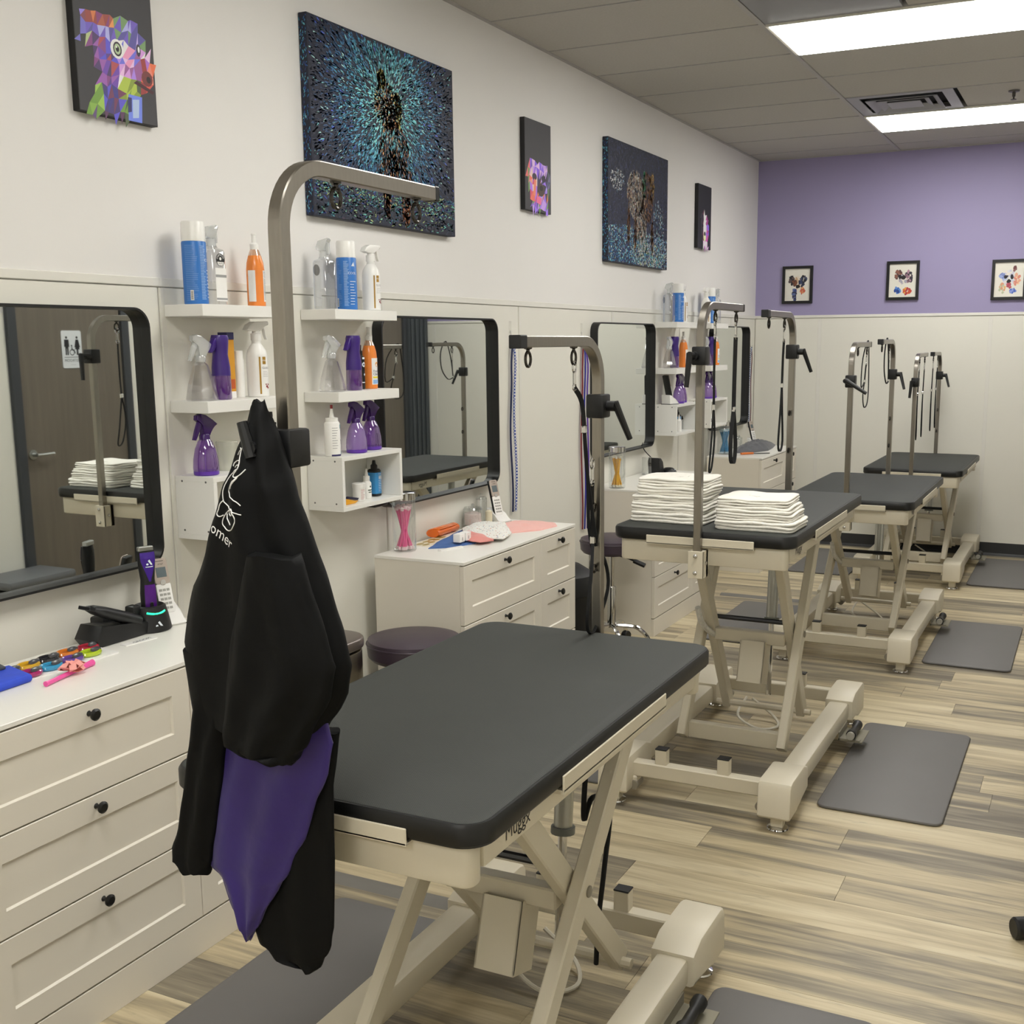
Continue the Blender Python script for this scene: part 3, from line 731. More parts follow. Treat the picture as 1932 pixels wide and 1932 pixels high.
# ------------------------------------------------------------------ mirrors
GLASS = M('mirror_glass', '#e4e8e6', 0.015, 1.0, var=0.0)
def mirror(y0, y1, label):
    z0, z1, dp, th = 0.992, 1.753, 0.046, 0.007
    t = thing('wall_mirror', label, 'mirror', (0.0, (y0 + y1) / 2, (z0 + z1) / 2), 'black framed mirrors on the wall')
    w_, h_ = y1 - y0, z1 - z0; cy, cz = (y0 + y1) / 2, (z0 + z1) / 2
    o_ = rrect(w_, h_, 0.058, 8, cy, cz); i_ = rrect(w_ - 2 * th, h_ - 2 * th, 0.052, 8, cy, cz); l_ = rrect(w_ - 2 * th - 0.010, h_ - 2 * th - 0.010, 0.048, 8, cy, cz)
    bm = NB(); loft(bm, [[(0.001, *p) for p in o_], [(dp - 0.001, *p) for p in o_], [(dp, *p) for p in rrect(w_ - 0.002, h_ - 0.002, 0.057, 8, cy, cz)], [(dp, *p) for p in i_], [(0.014, *p) for p in i_], [(0.001, *p) for p in i_], [(0.001, *p) for p in o_]], False, False)
    obj('frame', bm, BLACKM, t)
    bm = NB(); prism(bm, rrect(w_ - 2 * th - 0.0005, h_ - 2 * th - 0.0005, 0.052, 8, cy, cz), 0.010, 0.014, 'yz'); obj('mirror_glass', bm, GLASS, t)
mirror(1.59, 2.556, 'nearest black-framed mirror, reflecting the brown restroom door')
mirror(3.762, 4.722, 'black-framed mirror over the dresser with the pink stick jar')
mirror(5.886, 6.81, 'black-framed mirror over the dresser with the yellow stick jar')
mirror(8.03, 8.955, 'farthest black-framed mirror, beside the corner of the purple wall')

# ------------------------------------------------------------------ wall shelves
SW = 0.152
def shelf_set(y0, y1, nm):
    for zt, which in ((1.765, 'upper'), (1.475, 'middle')):
        bm = NB(); box(bm, 0.001, SW, y0, y1, zt - 0.036, zt, 0.0015)
        tag(obj('wall_shelf', bm, SHELFW), '%s white floating shelf %s' % (which, nm), 'shelf', 'white wall shelves')
    t = thing('cube_shelf', 'open white wall box under the shelves %s' % nm, 'shelf', (0.08, (y0 + y1) / 2, 1.15), 'white wall boxes')
    z0, z1, th = 1.047, 1.245, 0.016
    bm = NB(); box(bm, 0.001, SW + 0.004, y0, y1, z1 - th, z1, 0.001); obj('top_panel', bm, SHELFW, t)
    bm = NB(); box(bm, 0.001, SW + 0.004, y0, y1, z0, z0 + th, 0.001); obj('bottom_panel', bm, SHELFW, t)
    for a in (y0, y1 - th):
        bm = NB(); box(bm, 0.001, SW + 0.004, a, a + th, z0 + th, z1 - th, 0.001); s_ = obj('side_panel', bm, SHELFW, t)
        for x_ in (0.03, 0.125):
            for z_ in (z0 + 0.028, z1 - 0.012 - 0.004):
                bm = NB(); lathe(bm, [(0.0035, -0.0006), (0.0035, 0.0003)], (x_, a if a == y0 else a + th, z_), 8, axis='y'); obj('screw', bm, M('screw_grey', '#6d6d6d', 0.4, 0.6), s_)
shelf_set(2.662, 3.052, 'between the tall arm and the nearest mirror')
shelf_set(3.322, 3.712, 'right of the tall arm, beside the second mirror')
shelf_set(6.905, 7.315, 'right of the third mirror')
shelf_set(7.615, 8.005, 'left of the farthest mirror')

# ------------------------------------------------------------------ canvases and framed prints
def strokes_canvas(name, y0, y1, z0, z1, dp, label, base, strokes, seed):
    t = thing(name, label, 'painting', (0, (y0 + y1) / 2, (z0 + z1) / 2))
    bm = NB(); box(bm, 0.001, dp, y0, y1, z0, z1, 0.002); obj('canvas', bm, M(name + '_base', base, 0.6, var=0.35, vscale=45), t)
    W_, H_ = y1 - y0, z1 - z0
    print_mesh('print', strokes(random.Random(seed), W_, H_), lambda u, v: (dp + 0.0004, y0 + u, z0 + v), t, MP('canvas_print', 0.5))
    # the print wraps round the left edge
    q = []
    rg = random.Random(seed + 1)
    for k in range(260):
        x, z = rg.uniform(0.003, dp - 0.003), rg.uniform(0.01, H_ - 0.01)
        a = rg.uniform(-0.6, 0.6) + PI / 2; l = rg.uniform(0.004, 0.012); w_ = 0.0012
        du, dv = math.cos(a) * l / 2, math.sin(a) * l / 2
        nu, nv = -math.sin(a) * w_, math.cos(a) * w_
        x = min(max(x, abs(du) + 0.002), dp - abs(du) - 0.002)
        q.append(([(x - du - nu, z - dv - nv), (x + du - nu, z + dv - nv), (x + du + nu, z + dv + nv), (x - du + nu, z - dv + nv)], rg.choice(['#3a7f96', '#2a5f8d', '#1f3f7a', '#5fa0b0', '#26305e', '#182038'])))
    print_mesh('edge_print', q, lambda u, v: (u, y0 - 0.0004, z0 + v), t, MP('canvas_print'))
def stroke(q, x, y, a, l, w_, c, W_, H_):
    du, dv = math.cos(a) * l / 2, math.sin(a) * l / 2; nu, nv = -math.sin(a) * w_ / 2, math.cos(a) * w_ / 2
    pts = [(x - du, y - dv), (x - du * 0.4 + nu, y - dv * 0.4 + nv), (x + du * 0.5 + nu, y + dv * 0.5 + nv), (x + du, y + dv), (x + du * 0.5 - nu, y + dv * 0.5 - nv), (x - du * 0.4 - nu, y - dv * 0.4 - nv)]
    if all(0.001 < p[0] < W_ - 0.001 and 0.001 < p[1] < H_ - 0.001 for p in pts): q.append((pts, c))
def mixc(a, b, t):
    a, b = [int(a[i:i + 2], 16) for i in (1, 3, 5)], [int(b[i:i + 2], 16) for i in (1, 3, 5)]
    return '#%02x%02x%02x' % tuple(int(x + (y - x) * min(max(t, 0), 1)) for x, y in zip(a, b))
def art_splash(rg, W_, H_):
    q = []; cx, cy = 0.50 * W_, 0.66 * H_
    for k in range(9500):
        x, y = rg.uniform(0, W_), rg.uniform(0, H_)
        dx, dy = (x - cx) * 1.0, (y - cy) * 0.92; r = math.hypot(dx, dy) / W_
        a = math.atan2(dy, dx) + rg.gauss(0, 0.22)
        if y < 0.22 * H_:
            a = rg.gauss(0.0, 0.5); c = rg.choice(['#2f6d78', '#1c3850', '#4f8f86', '#141c2c', '#24405c', '#6d9a80', '#101522', '#7d8a5a', '#352536', '#1c2c70'])
            if y < 0.1 * H_: c = rg.choice([c, '#11131c', '#1a1f2e', '#16283a'])
        else:
            t = r * 2.3 + rg.gauss(0, 0.13)
            if t < 0.42: c = mixc('#8fd0d8', '#4f9fb4', t / 0.42)
            elif t < 0.75: c = mixc('#4a98b0', '#24557f', (t - 0.42) / 0.33)
            else: c = mixc('#25507c', '#14182a', (t - 0.75) / 0.35)
            if rg.random() < 0.28: c = mixc(c, '#12172a', 0.75)
            if rg.random() < 0.06 and t > 0.5: c = rg.choice(['#6fb0c4', '#3a4fa6', '#8fc4cc'])
        stroke(q, x, y, a, rg.uniform(0.012, 0.030), rg.uniform(0.003, 0.0055), c, W_, H_)
    # a vague warm shape of amber strokes in the middle: generic, no likeness
    def blob(n, ux, uy, rx, ry, cols, a0, sd=0.35, l=(0.010, 0.024)):
        for k in range(n):
            g = rg.uniform(0, 2 * PI); s = math.sqrt(rg.random())
            stroke(q, (ux + rx * s * math.cos(g)) * W_, (uy + ry * s * math.sin(g)) * H_, a0 + rg.gauss(0, sd), rg.uniform(*l), rg.uniform(0.003, 0.006), rg.choice(cols), W_, H_)
    warm = ['#b88a4a', '#8a5a34', '#d8b66a', '#6a4430', '#a8743c', '#3a2c38', '#c4a078', '#5a6a80']
    dark = ['#6a4636', '#8a5a3a', '#3a2a34', '#54607a', '#9a6a3c', '#20243a', '#b07a44']
    blob(520, 0.535, 0.44, 0.105, 0.14, dark, 1.5); blob(560, 0.54, 0.30, 0.115, 0.10, dark, 1.6)
    blob(300, 0.475, 0.17, 0.028, 0.12, dark, 1.57, 0.15); blob(320, 0.61, 0.15, 0.032, 0.14, ['#9a5a30', '#b0703c', '#5a3a30', '#7a4a34'], 1.57, 0.15)
    blob(560, 0.50, 0.66, 0.095, 0.125, warm, 1.2, 0.5); blob(160, 0.505, 0.63, 0.045, 0.075, ['#4a3a44', '#7a6a78', '#b8a8b4', '#352a30'], 1.9, 0.5)
    blob(160, 0.455, 0.80, 0.03, 0.05, ['#c8a050', '#8a6a3a', '#d8b868'], 1.2, 0.3); blob(120, 0.57, 0.66, 0.025, 0.10, ['#d4b860', '#c09440', '#e0c880'], 1.6, 0.2)
    return q
strokes_canvas('splash_canvas', 3.378, 4.363, 2.093, 2.768, 0.036, 'large square-edged canvas of blue and teal brush strokes with an amber figure', '#151b30', art_splash, 11)
def art_fall(rg, W_, H_):
    q = []
    for k in range(7000):
        x, y = rg.uniform(0, W_), rg.uniform(0, H_); v = y / H_; u = x / W_
        if v < 0.34 - 0.12 * abs(u - 0.35):
            c = rg.choice(['#3d86a6', '#24507f', '#6fb4c4', '#1c2c50', '#a8d4d4', '#2c3f7c', '#18223c', '#d8e4c8' if u > 0.5 else '#34709a']); a = rg.gauss(0.6, 0.8)
        else:
            c = rg.choice(['#191e30', '#20263a', '#1c2236', '#252b42', '#2a3150', '#161a2a', '#39406a' if rg.random() < .4 else '#1c2032']); a = rg.gauss(1.4, 0.6)
        stroke(q, x, y, a, rg.uniform(0.010, 0.024), rg.uniform(0.0025, 0.005), c, W_, H_)
    def blob(n, ux, uy, rx, ry, cols, a0, sd=0.3, l=(0.014, 0.034)):
        for k in range(n):
            g = rg.uniform(0, 2 * PI); s = math.sqrt(rg.random())
            stroke(q, (ux + rx * s * math.cos(g)) * W_, (uy + ry * s * math.sin(g)) * H_, a0 + rg.gauss(0, sd), rg.uniform(*l), rg.uniform(0.003, 0.006), rg.choice(cols), W_, H_)
    cream = ['#d8c8b0', '#b89a80', '#a07a5c', '#e4dccc', '#8a6a54', '#c0b0a0']; brown = ['#6a4a30', '#8a5f38', '#4a3426', '#7a5634']
    blob(700, 0.43, 0.60, 0.14, 0.20, cream, 1.35); blob(520, 0.52, 0.40, 0.10, 0.20, cream, 1.55); blob(520, 0.63, 0.60, 0.10, 0.22, brown, 1.5)
    blob(90, 0.575, 0.70, 0.03, 0.12, ['#3f8a5c', '#4f9a6a', '#2f6a50'], 1.5, 0.15); blob(120, 0.71, 0.70, 0.04, 0.13, ['#b08a44', '#8a6030', '#c49a4c'], 1.3)
    for ux, uy in ((0.32, 0.33), (0.43, 0.27), (0.72, 0.27)): blob(170, ux, uy, 0.025, 0.15, brown, 1.57, 0.12)
    blob(130, 0.14, 0.68, 0.11, 0.09, ['#c8d8e4', '#8aa4c4', '#e4ecf0'], 0.8, 0.8, (0.01, 0.03)); blob(260, 0.83, 0.35, 0.10, 0.26, ['#8fb4c4', '#c8d8dc', '#5f8aa4', '#35507a'], 2.0, 0.3, (0.008, 0.02))
    blob(520, 0.66, 0.10, 0.30, 0.11, ['#b4e0dc', '#dcecd4', '#7fc0c8', '#c8d87a', '#4f9ab0'], 0.7, 0.8, (0.008, 0.02)); blob(200, 0.55, 0.22, 0.08, 0.14, ['#e8ecdc', '#c4e0dc', '#a0ccd0'], 1.57, 0.3)
    return q
strokes_canvas('waterfall_canvas', 6.055, 7.025, 2.091, 2.763, 0.036, 'second large canvas, dark with a cream and brown figure over teal splashes', '#161b2e', art_fall, 21)

def facets(outline, pal, rg, step, light=(0.4, 0.8)):
    """colour-facet print of a closed outline: jittered triangles clipped to the outline by their centroid"""
    def inside(p):
        c = False; n = len(outline)
        for i in range(n):
            (x0, y0), (x1, y1) = outline[i], outline[i - 1]
            if (y0 > p[1]) != (y1 > p[1]) and p[0] < (x1 - x0) * (p[1] - y0) / (y1 - y0) + x0: c = not c
        return c
    xs = [p[0] for p in outline]; ys_ = [p[1] for p in outline]
    nx, ny = int((max(xs) - min(xs)) / step) + 2, int((max(ys_) - min(ys_)) / step) + 2
    g = [[(min(xs) + (i - 0.5) * step + rg.uniform(-.32, .32) * step, min(ys_) + (j - 0.5) * step + rg.uniform(-.32, .32) * step) for i in range(nx + 1)] for j in range(ny + 1)]
    q = []
    for j in range(ny):
        for i in range(nx):
            for tri in ((g[j][i], g[j][i + 1], g[j + 1][i + 1]), (g[j][i], g[j + 1][i + 1], g[j + 1][i])):
                m_ = (sum(p[0] for p in tri) / 3, sum(p[1] for p in tri) / 3)
                if inside(m_): q.append((list(tri), pal(m_, rg)))
    return q
def circ2(cx, cy, rx, ry, n=14): return [(cx + rx * math.cos(2 * PI * i / n), cy + ry * math.sin(2 * PI * i / n)) for i in range(n)]
def slim_canvas(y0, label, quads, base='#47464a'):
    y1, z0, z1, dp = y0 + 0.287, 2.277, 2.701, 0.026
    t = thing('dog_canvas', label, 'painting', (0, (y0 + y1) / 2, (z0 + z1) / 2), 'tall charcoal canvases of colour-facet dogs')
    bm = NB(); box(bm, 0.001, dp, y0, y1, z0, z1, 0.0015); obj('canvas', bm, M('slim_canvas_base_' + base[1:], base, 0.6, var=0.06, vscale=20), t)
    e = 0.0015
    bm = NB(); box(bm, 0.001, dp - 0.001, y0 - 0.0008, y0, z0, z1); box(bm, 0.001, dp - 0.001, y0, y1, z0 - 0.0008, z0); obj('edge_wrap', bm, M('canvas_edge', '#111114', 0.6), t)
    layer = [0]
    me = print_mesh('print', quads, lambda u, v, k=None: (dp + 0.0004, y0 + u * 0.287, z0 + v * 0.424), t, MP('canvas_print'))
    # lift later shapes a hair above earlier ones
    for i, p_ in enumerate(me.data.polygons):
        for vi in p_.vertices: me.data.vertices[vi].co.x += i * 2e-6
def dog_a():
    rg = random.Random(5); P = []
    head = [(0.06, 0.0), (0.26, 0.20), (0.22, 0.36), (0.12, 0.50), (0.02, 0.42), (0.10, 0.62), (0.20, 0.655), (0.42, 0.65), (0.60, 0.66), (0.72, 0.66), (0.84, 0.55), (0.93, 0.44), (0.995, 0.36), (0.98, 0.26), (0.90, 0.20), (0.78, 0.18), (0.66, 0.12), (0.68, 0.0)]
    def pal(p, r):
        x, y = p
        if x < 0.16 and y > 0.35: return r.choice(['#7a6ab4', '#5f5aa0', '#8f9a70', '#6a3a44'])
        if x > 0.80 and y < 0.42: return r.choice(['#a8443a', '#7a3030', '#b85a3c', '#8a5aa4', '#c46a5a'])
        if y < 0.2 and x < 0.30: return r.choice(['#7a9a44', '#5a7a34', '#4a3a5c', '#6a8a3c'])
        if 0.55 < x < 0.8 and y < 0.27: return r.choice(['#5a7a34', '#8a9a3c', '#6a7a30', '#3f4a34'])
        if y < 0.2: return r.choice(['#3a2f5c', '#4a2f4a', '#5a3048', '#34306a', '#4a44a0'])
        if y > 0.55 and x < 0.5: return r.choice(['#a8623c', '#7a3a34', '#8a4a3a', '#6a3460', '#b87a4a'])
        if y > 0.5: return r.choice(['#5a4a9a', '#8a8ac4', '#5f7a54', '#4a4480', '#9a8ab8'])
        if x > 0.5: return r.choice(['#b898c8', '#8a6ab4', '#d0b4cc', '#7a4a7a', '#a87ab0', '#c47a9a', '#5a5ab0'])
        return r.choice(['#5a3a8a', '#4a3470', '#6a3a6a', '#4a44a4', '#7a4a8a', '#3f2f54', '#8a3f44'])
    q = facets(head, pal, rg, 0.075)
    q += [(circ2(0.51, 0.44, 0.085, 0.062), '#d8c4d4'), (circ2(0.515, 0.44, 0.055, 0.046), '#28202c'), (circ2(0.515, 0.44, 0.040, 0.034), '#8a9a7c'), (circ2(0.515, 0.44, 0.022, 0.018), '#14121a'), (circ2(0.505, 0.452, 0.009, 0.007), '#e4e0e4')]
    q += [(circ2(0.79, 0.47, 0.03, 0.04), '#2a2434'), (circ2(0.795, 0.475, 0.014, 0.02), '#b4c0cc'), (circ2(0.885, 0.30, 0.075, 0.05), '#5a2a2a'), (circ2(0.905, 0.295, 0.03, 0.022), '#1e1416'), ([(0.70, 0.25), (0.95, 0.205), (0.97, 0.225), (0.74, 0.27)], '#381c24')]
    q += [([(0.60, 0.0), (0.78, 0.0), (0.80, 0.17), (0.62, 0.17)], '#5a6ac4'), ([(0.66, 0.02), (0.74, 0.03), (0.76, 0.15), (0.67, 0.14)], '#8a9ae0'), ([(0.60, 0.05), (0.65, 0.06), (0.66, 0.15), (0.61, 0.15)], '#2a2a54')]
    return q
def dog_b():
    rg = random.Random(9)
    head = [(0.22, 0.0), (0.25, 0.12), (0.12, 0.26), (0.06, 0.36), (0.10, 0.50), (0.25, 0.55), (0.42, 0.55), (0.55, 0.555), (0.75, 0.55), (0.90, 0.48), (0.97, 0.34), (0.90, 0.24), (0.86, 0.10), (0.86, 0.0)]
    def pal(p, r):
        x, y = p
        if x < 0.2: return r.choice(['#c04a4a', '#a8606a', '#5a7a44', '#b85a5a'])
        if x > 0.85 and y > 0.2: return r.choice(['#4a5a44', '#3f4450', '#5a5474'])
        if y < 0.1: return r.choice(['#7a5ac4', '#9a7ad0', '#5a7a3c', '#6a4aa4'])
        if y > 0.42: return r.choice(['#9a7ad0', '#6a4ab4', '#b094d8', '#5a4494'])
        if x < 0.45: return r.choice(['#c85a4a', '#d07a6a', '#a83f5a', '#8a5ab4', '#d8a09a'])
        return r.choice(['#4a3a7a', '#2a2434', '#7a5ab4', '#a8623c', '#8a7ac4', '#34304a'])
    q = facets(head, pal, rg, 0.085)
    q += [(circ2(0.35, 0.38, 0.09, 0.04), '#2a2030'), (circ2(0.70, 0.38, 0.08, 0.04), '#241c2c'), (circ2(0.60, 0.25, 0.13, 0.075), '#382a26'), (circ2(0.61, 0.27, 0.07, 0.03), '#14100f'), ([(0.42, 0.10), (0.60, 0.08), (0.62, 0.16), (0.45, 0.18)], '#b85a7a'), ([(0.30, 0.18), (0.38, 0.16), (0.42, 0.34), (0.34, 0.36)], '#d86a54')]
    return q
def dog_c():
    rg = random.Random(13)
    head = [(0.40, 0.0), (0.42, 0.12), (0.30, 0.16), (0.24, 0.34), (0.20, 0.50), (0.32, 0.58), (0.50, 0.58), (0.62, 0.52), (0.78, 0.46), (0.84, 0.30), (0.74, 0.14), (0.80, 0.0)]
    def pal(p, r):
        x, y = p
        if y < 0.12: return r.choice(['#d8a0c8', '#c88ab8', '#e0b4d4'])
        if 0.42 < x < 0.62 and y > 0.2: return r.choice(['#e4dce0', '#d8c8d4', '#c8b8cc'])
        if x > 0.6: return r.choice(['#a84a8a', '#8a3f7a', '#6a5ac0', '#7a2f6a'])
        return r.choice(['#2a2430', '#382c38', '#5a2f3c', '#241f2a'])
    q = facets(head, pal, rg, 0.085)
    q += [(circ2(0.52, 0.19, 0.10, 0.07), '#cdbb90'), (circ2(0.52, 0.24, 0.06, 0.035), '#1a1418'), (circ2(0.36, 0.36, 0.05, 0.03), '#14121a')]
    return q
slim_canvas(2.372, 'nearest tall charcoal canvas of a purple and red dog in profile', dog_a())
slim_canvas(5.052, 'tall charcoal canvas of a facing purple dog, between the two large canvases', dog_b())
slim_canvas(7.665, 'farthest tall black canvas of a pink and black dog, near the purple wall', dog_c(), '#23232a')

FRAMEB = M('frame_black', '#0a0a0c', 0.35, var=0.1)
def framed(x0, z0, label, art, seed):
    w_, h_ = 0.242, 0.292; rg = random.Random(seed)
    t = thing('framed_print', label, 'picture', (x0 + w_ / 2, YB, z0 + h_ / 2), 'small framed dog prints on the purple wall')
    yf = YB - 0.022; th = 0.021
    def rr(a): return [(x0 + a, z0 + a), (x0 + w_ - a, z0 + a), (x0 + w_ - a, z0 + h_ - a), (x0 + a, z0 + h_ - a)]
    bm = NB(); loft(bm, [[(p[0], YB - 0.001, p[1]) for p in rr(0)], [(p[0], yf, p[1]) for p in rr(0)], [(p[0], yf, p[1]) for p in rr(th)], [(p[0], yf + 0.012, p[1]) for p in rr(th)], [(p[0], YB - 0.001, p[1]) for p in rr(th)], [(p[0], YB - 0.001, p[1]) for p in rr(0)]], False, False); obj('frame', bm, FRAMEB, t)
    bm = NB(); box(bm, x0 + th - 0.001, x0 + w_ - th + 0.001, yf + 0.012, yf + 0.016, z0 + th - 0.001, z0 + h_ - th + 0.001); obj('paper', bm, M('paper_white', '#e6e3d8', 0.25, var=0.01, coat=0.5), t)
    q = []
    for sh, cols, n in art:
        cx, cy, rx, ry = sh
        for k in range(n):
            g = rg.uniform(0, 2 * PI); s = math.sqrt(rg.random()) * 0.85
            px, py = cx + rx * s * math.cos(g), cy + ry * s * math.sin(g); r_ = rg.uniform(0.006, 0.014)
            q.append(([(px + r_ * rg.uniform(.6, 1.2) * math.cos(2 * PI * i / 7), py + 1.2 * r_ * rg.uniform(.6, 1.2) * math.sin(2 * PI * i / 7)) for i in range(7)], rg.choice(cols)))
    for px, py, r_, c in ((0, 0, 0, ''),)[1:]: pass
    me = print_mesh('print', q, lambda u, v: (x0 + w_ / 2 + u, yf + 0.0116, z0 + h_ / 2 + v), t, MP('paper_print', 0.4))
    for i, p_ in enumerate(me.data.polygons):
        for vi in p_.vertices: me.data.vertices[vi].co.y -= i * 3e-6
DK = ['#2a2830', '#4a4450', '#1c1c24', '#5a4a48']
framed(0.221, 1.935, 'leftmost framed print on the purple wall, a black and tan dog with folded ears',
       [((-0.045, 0.035, 0.028, 0.035), DK, 22), ((0.05, 0.04, 0.025, 0.035), DK + ['#34507a'], 22), ((0.0, 0.02, 0.030, 0.065), ['#d8c4a8', '#e0d4c4', '#c8a888'], 30), ((0.030, 0.02, 0.022, 0.04), ['#34446a', '#2a3048'], 14), ((-0.026, 0.02, 0.018, 0.03), ['#7a4a34', '#5a3a30'], 12), ((0.002, -0.012, 0.012, 0.010), ['#141216'], 8), ((-0.02, -0.075, 0.020, 0.05), ['#34447a', '#2a2f4a', '#5a6a9a'], 22), ((0.042, -0.05, 0.015, 0.03), ['#c4604a', '#a84434', '#d89a6a'], 14)], 31)
framed(1.032, 1.946, 'middle framed print on the purple wall, a shaggy brown and white dog',
       [((-0.03, 0.045, 0.035, 0.035), ['#5a3a3a', '#3a2c34', '#8a5a4a'], 28), ((0.04, 0.03, 0.035, 0.055), ['#4a3a4a', '#8a6a7a', '#2f2a3a', '#b08a9a'], 34), ((0.0, 0.0, 0.035, 0.04), ['#e4dcd4', '#c8c0c4', '#a8a4b4'], 26), ((-0.024, 0.03, 0.010, 0.010), ['#14121a'], 6), ((0.002, 0.02, 0.010, 0.010), ['#1c181c'], 6), ((-0.035, -0.07, 0.025, 0.025), ['#2f5fb4', '#5a8ad0', '#24408a'], 20), ((0.035, -0.08, 0.035, 0.025), ['#c44a3a', '#d8783a', '#a83444', '#e0a04a'], 26)], 32)
framed(1.792, 1.931, 'rightmost framed print on the purple wall, a pale smiling dog, glare on its glass',
       [((0.0, 0.01, 0.06, 0.06), ['#d8d8dc', '#c8c4d4', '#e4dcd0', '#b4c0dc'], 60), ((0.05, 0.0, 0.025, 0.05), ['#e0a48a', '#d88a7a', '#ecc8a0'], 18), ((-0.05, 0.03, 0.02, 0.02), ['#7a8ac4', '#9aa8d8'], 14), ((-0.045, -0.06, 0.022, 0.04), ['#e0b47a', '#b8c0a0', '#d89a7a'], 18), ((0.03, -0.08, 0.02, 0.02), ['#4a6ac0', '#8a9ad8'], 12), ((0.0, -0.045, 0.014, 0.02), ['#c4606a', '#b04a5a'], 10), ((-0.002, -0.012, 0.012, 0.010), ['#1c1a1e'], 7), ((-0.02, 0.022, 0.008, 0.008), ['#24202a'], 5), ((0.022, 0.022, 0.008, 0.008), ['#24202a'], 5), ((0.035, 0.08, 0.012, 0.015), ['#6a3a3a', '#8a5a5a'], 8)], 33)
# ------------------------------------------------------------------ bottles on the shelves
CLEAR = MC('clear_plastic', '#f2f3f4', 0.16)
CLEARH = MC('clear_head', '#eef0f0', 0.2, body=0.35, bodycol='#e8eaea')
PURC = MC('purple_clear', '#b48ad2', 0.16, body=0.22, bodycol='#9a6ac4')
PURF = MC('purple_filled', '#a884cc', 0.16, body=0.55, bodycol='#a682cc')
PURD = M('purple_dark_plastic', '#3b1f78', 0.28, var=0.08); PURB = M('purple_base', '#5f34a4', 0.3, var=0.06)
PURT = M('purple_head', '#3a1760', 0.25, var=0.08)
WPL = M('white_plastic', '#efeeea', 0.32, var=0.01); BLUEC = M('blue_can', '#2f74c4', 0.35, var=0.03)
ORNG = M('orange_liquid', '#ee8a3c', 0.2, var=0.05, vscale=6); GOLD = M('gold_print', '#a8812f', 0.4); INKG = M('grey_print', '#9a9a9a', 0.5)
LBLUE = M('light_blue_print', '#8fb4e4', 0.5); WPR = M('white_print', '#e4ecf4', 0.5); LABELW = M('label_white', '#f0efec', 0.45)
RED = M('red_print', '#8a1f24', 0.4); TEAL = M('teal_print', '#3f9aa8', 0.45); NAVY = M('navy_print', '#221f58', 0.45); YEL = M('yellow_print', '#e8d83c', 0.5)
# labels face the room (+x); all bottles are built round their own base centre with the spray nozzle toward +y, and turned when placed
def textlines(bm, fn, x0, x1, y0, y1, n, rg, h=0.0011):
    for k in range(n):
        y = y1 - (y1 - y0) * k / max(n - 1, 1); e = x0 + (x1 - x0) * rg.uniform(0.55, 1.0)
        patch(bm, fn, x0, e, y, y + h, 4)
def trig(bm, pts, w_=0.012, bev=0.003): prism(bm, pts, -w_, w_, 'yz', bev, 2)
def b_can(name, label, grp, loc, rz=0.0):
    t = local(name, label, 'spray can', loc, rz, grp)
    bm = NB(); lathe(bm, [(0.034, 0), (0.0362, 0.003), (0.0362, 0.182), (0.0345, 0.186)], n=28); obj('can_body', bm, BLUEC, t)
    bm = NB(); lathe(bm, [(0.0352, 0.186), (0.0352, 0.240), (0.0325, 0.2445)], n=28); obj('cap', bm, WPL, t)
    rg = random.Random(4); fn = cylmap(0.0362, -0.35)
    bm = NB(); textlines(bm, fn, -0.047, -0.006, 0.012, 0.172, 30, rg, 0.0016); obj('small_print', bm, M('blue_print', '#6f9ad8', 0.5), t)
    bm = NB(); textlines(bm, fn, 0.0, 0.020, 0.015, 0.170, 34, rg, 0.0024); obj('side_print', bm, LBLUE, t)
    fn2 = cylmap(0.0362, 0.55, 0, 0.0008)
    bm = NB(); add_text(bm, 'COOL', 0.012, lambda x, y: fn2(x, y + 0.130)); textlines(bm, fn2, -0.010, 0.016, 0.02, 0.10, 9, rg, 0.002); poly(bm, fn2, [(-0.004, 0.155), (0.010, 0.155), (0.006, 0.170)]); obj('can_name', bm, WPR, t)
    bm = NB(); patch(bm, cylmap(0.0362, -1.15, 0, 0.0007), -0.005, 0.005, 0.012, 0.042, 3); obj('barcode', bm, LABELW, t)
    bm = NB(); f3 = cylmap(0.0362, -1.15, 0, 0.0011)
    for k in range(9): patch(bm, f3, -0.0035, 0.0035, 0.015 + k * 0.0028, 0.0163 + k * 0.0028, 2)
    obj('barcode_lines', bm, INK, t)
    return t
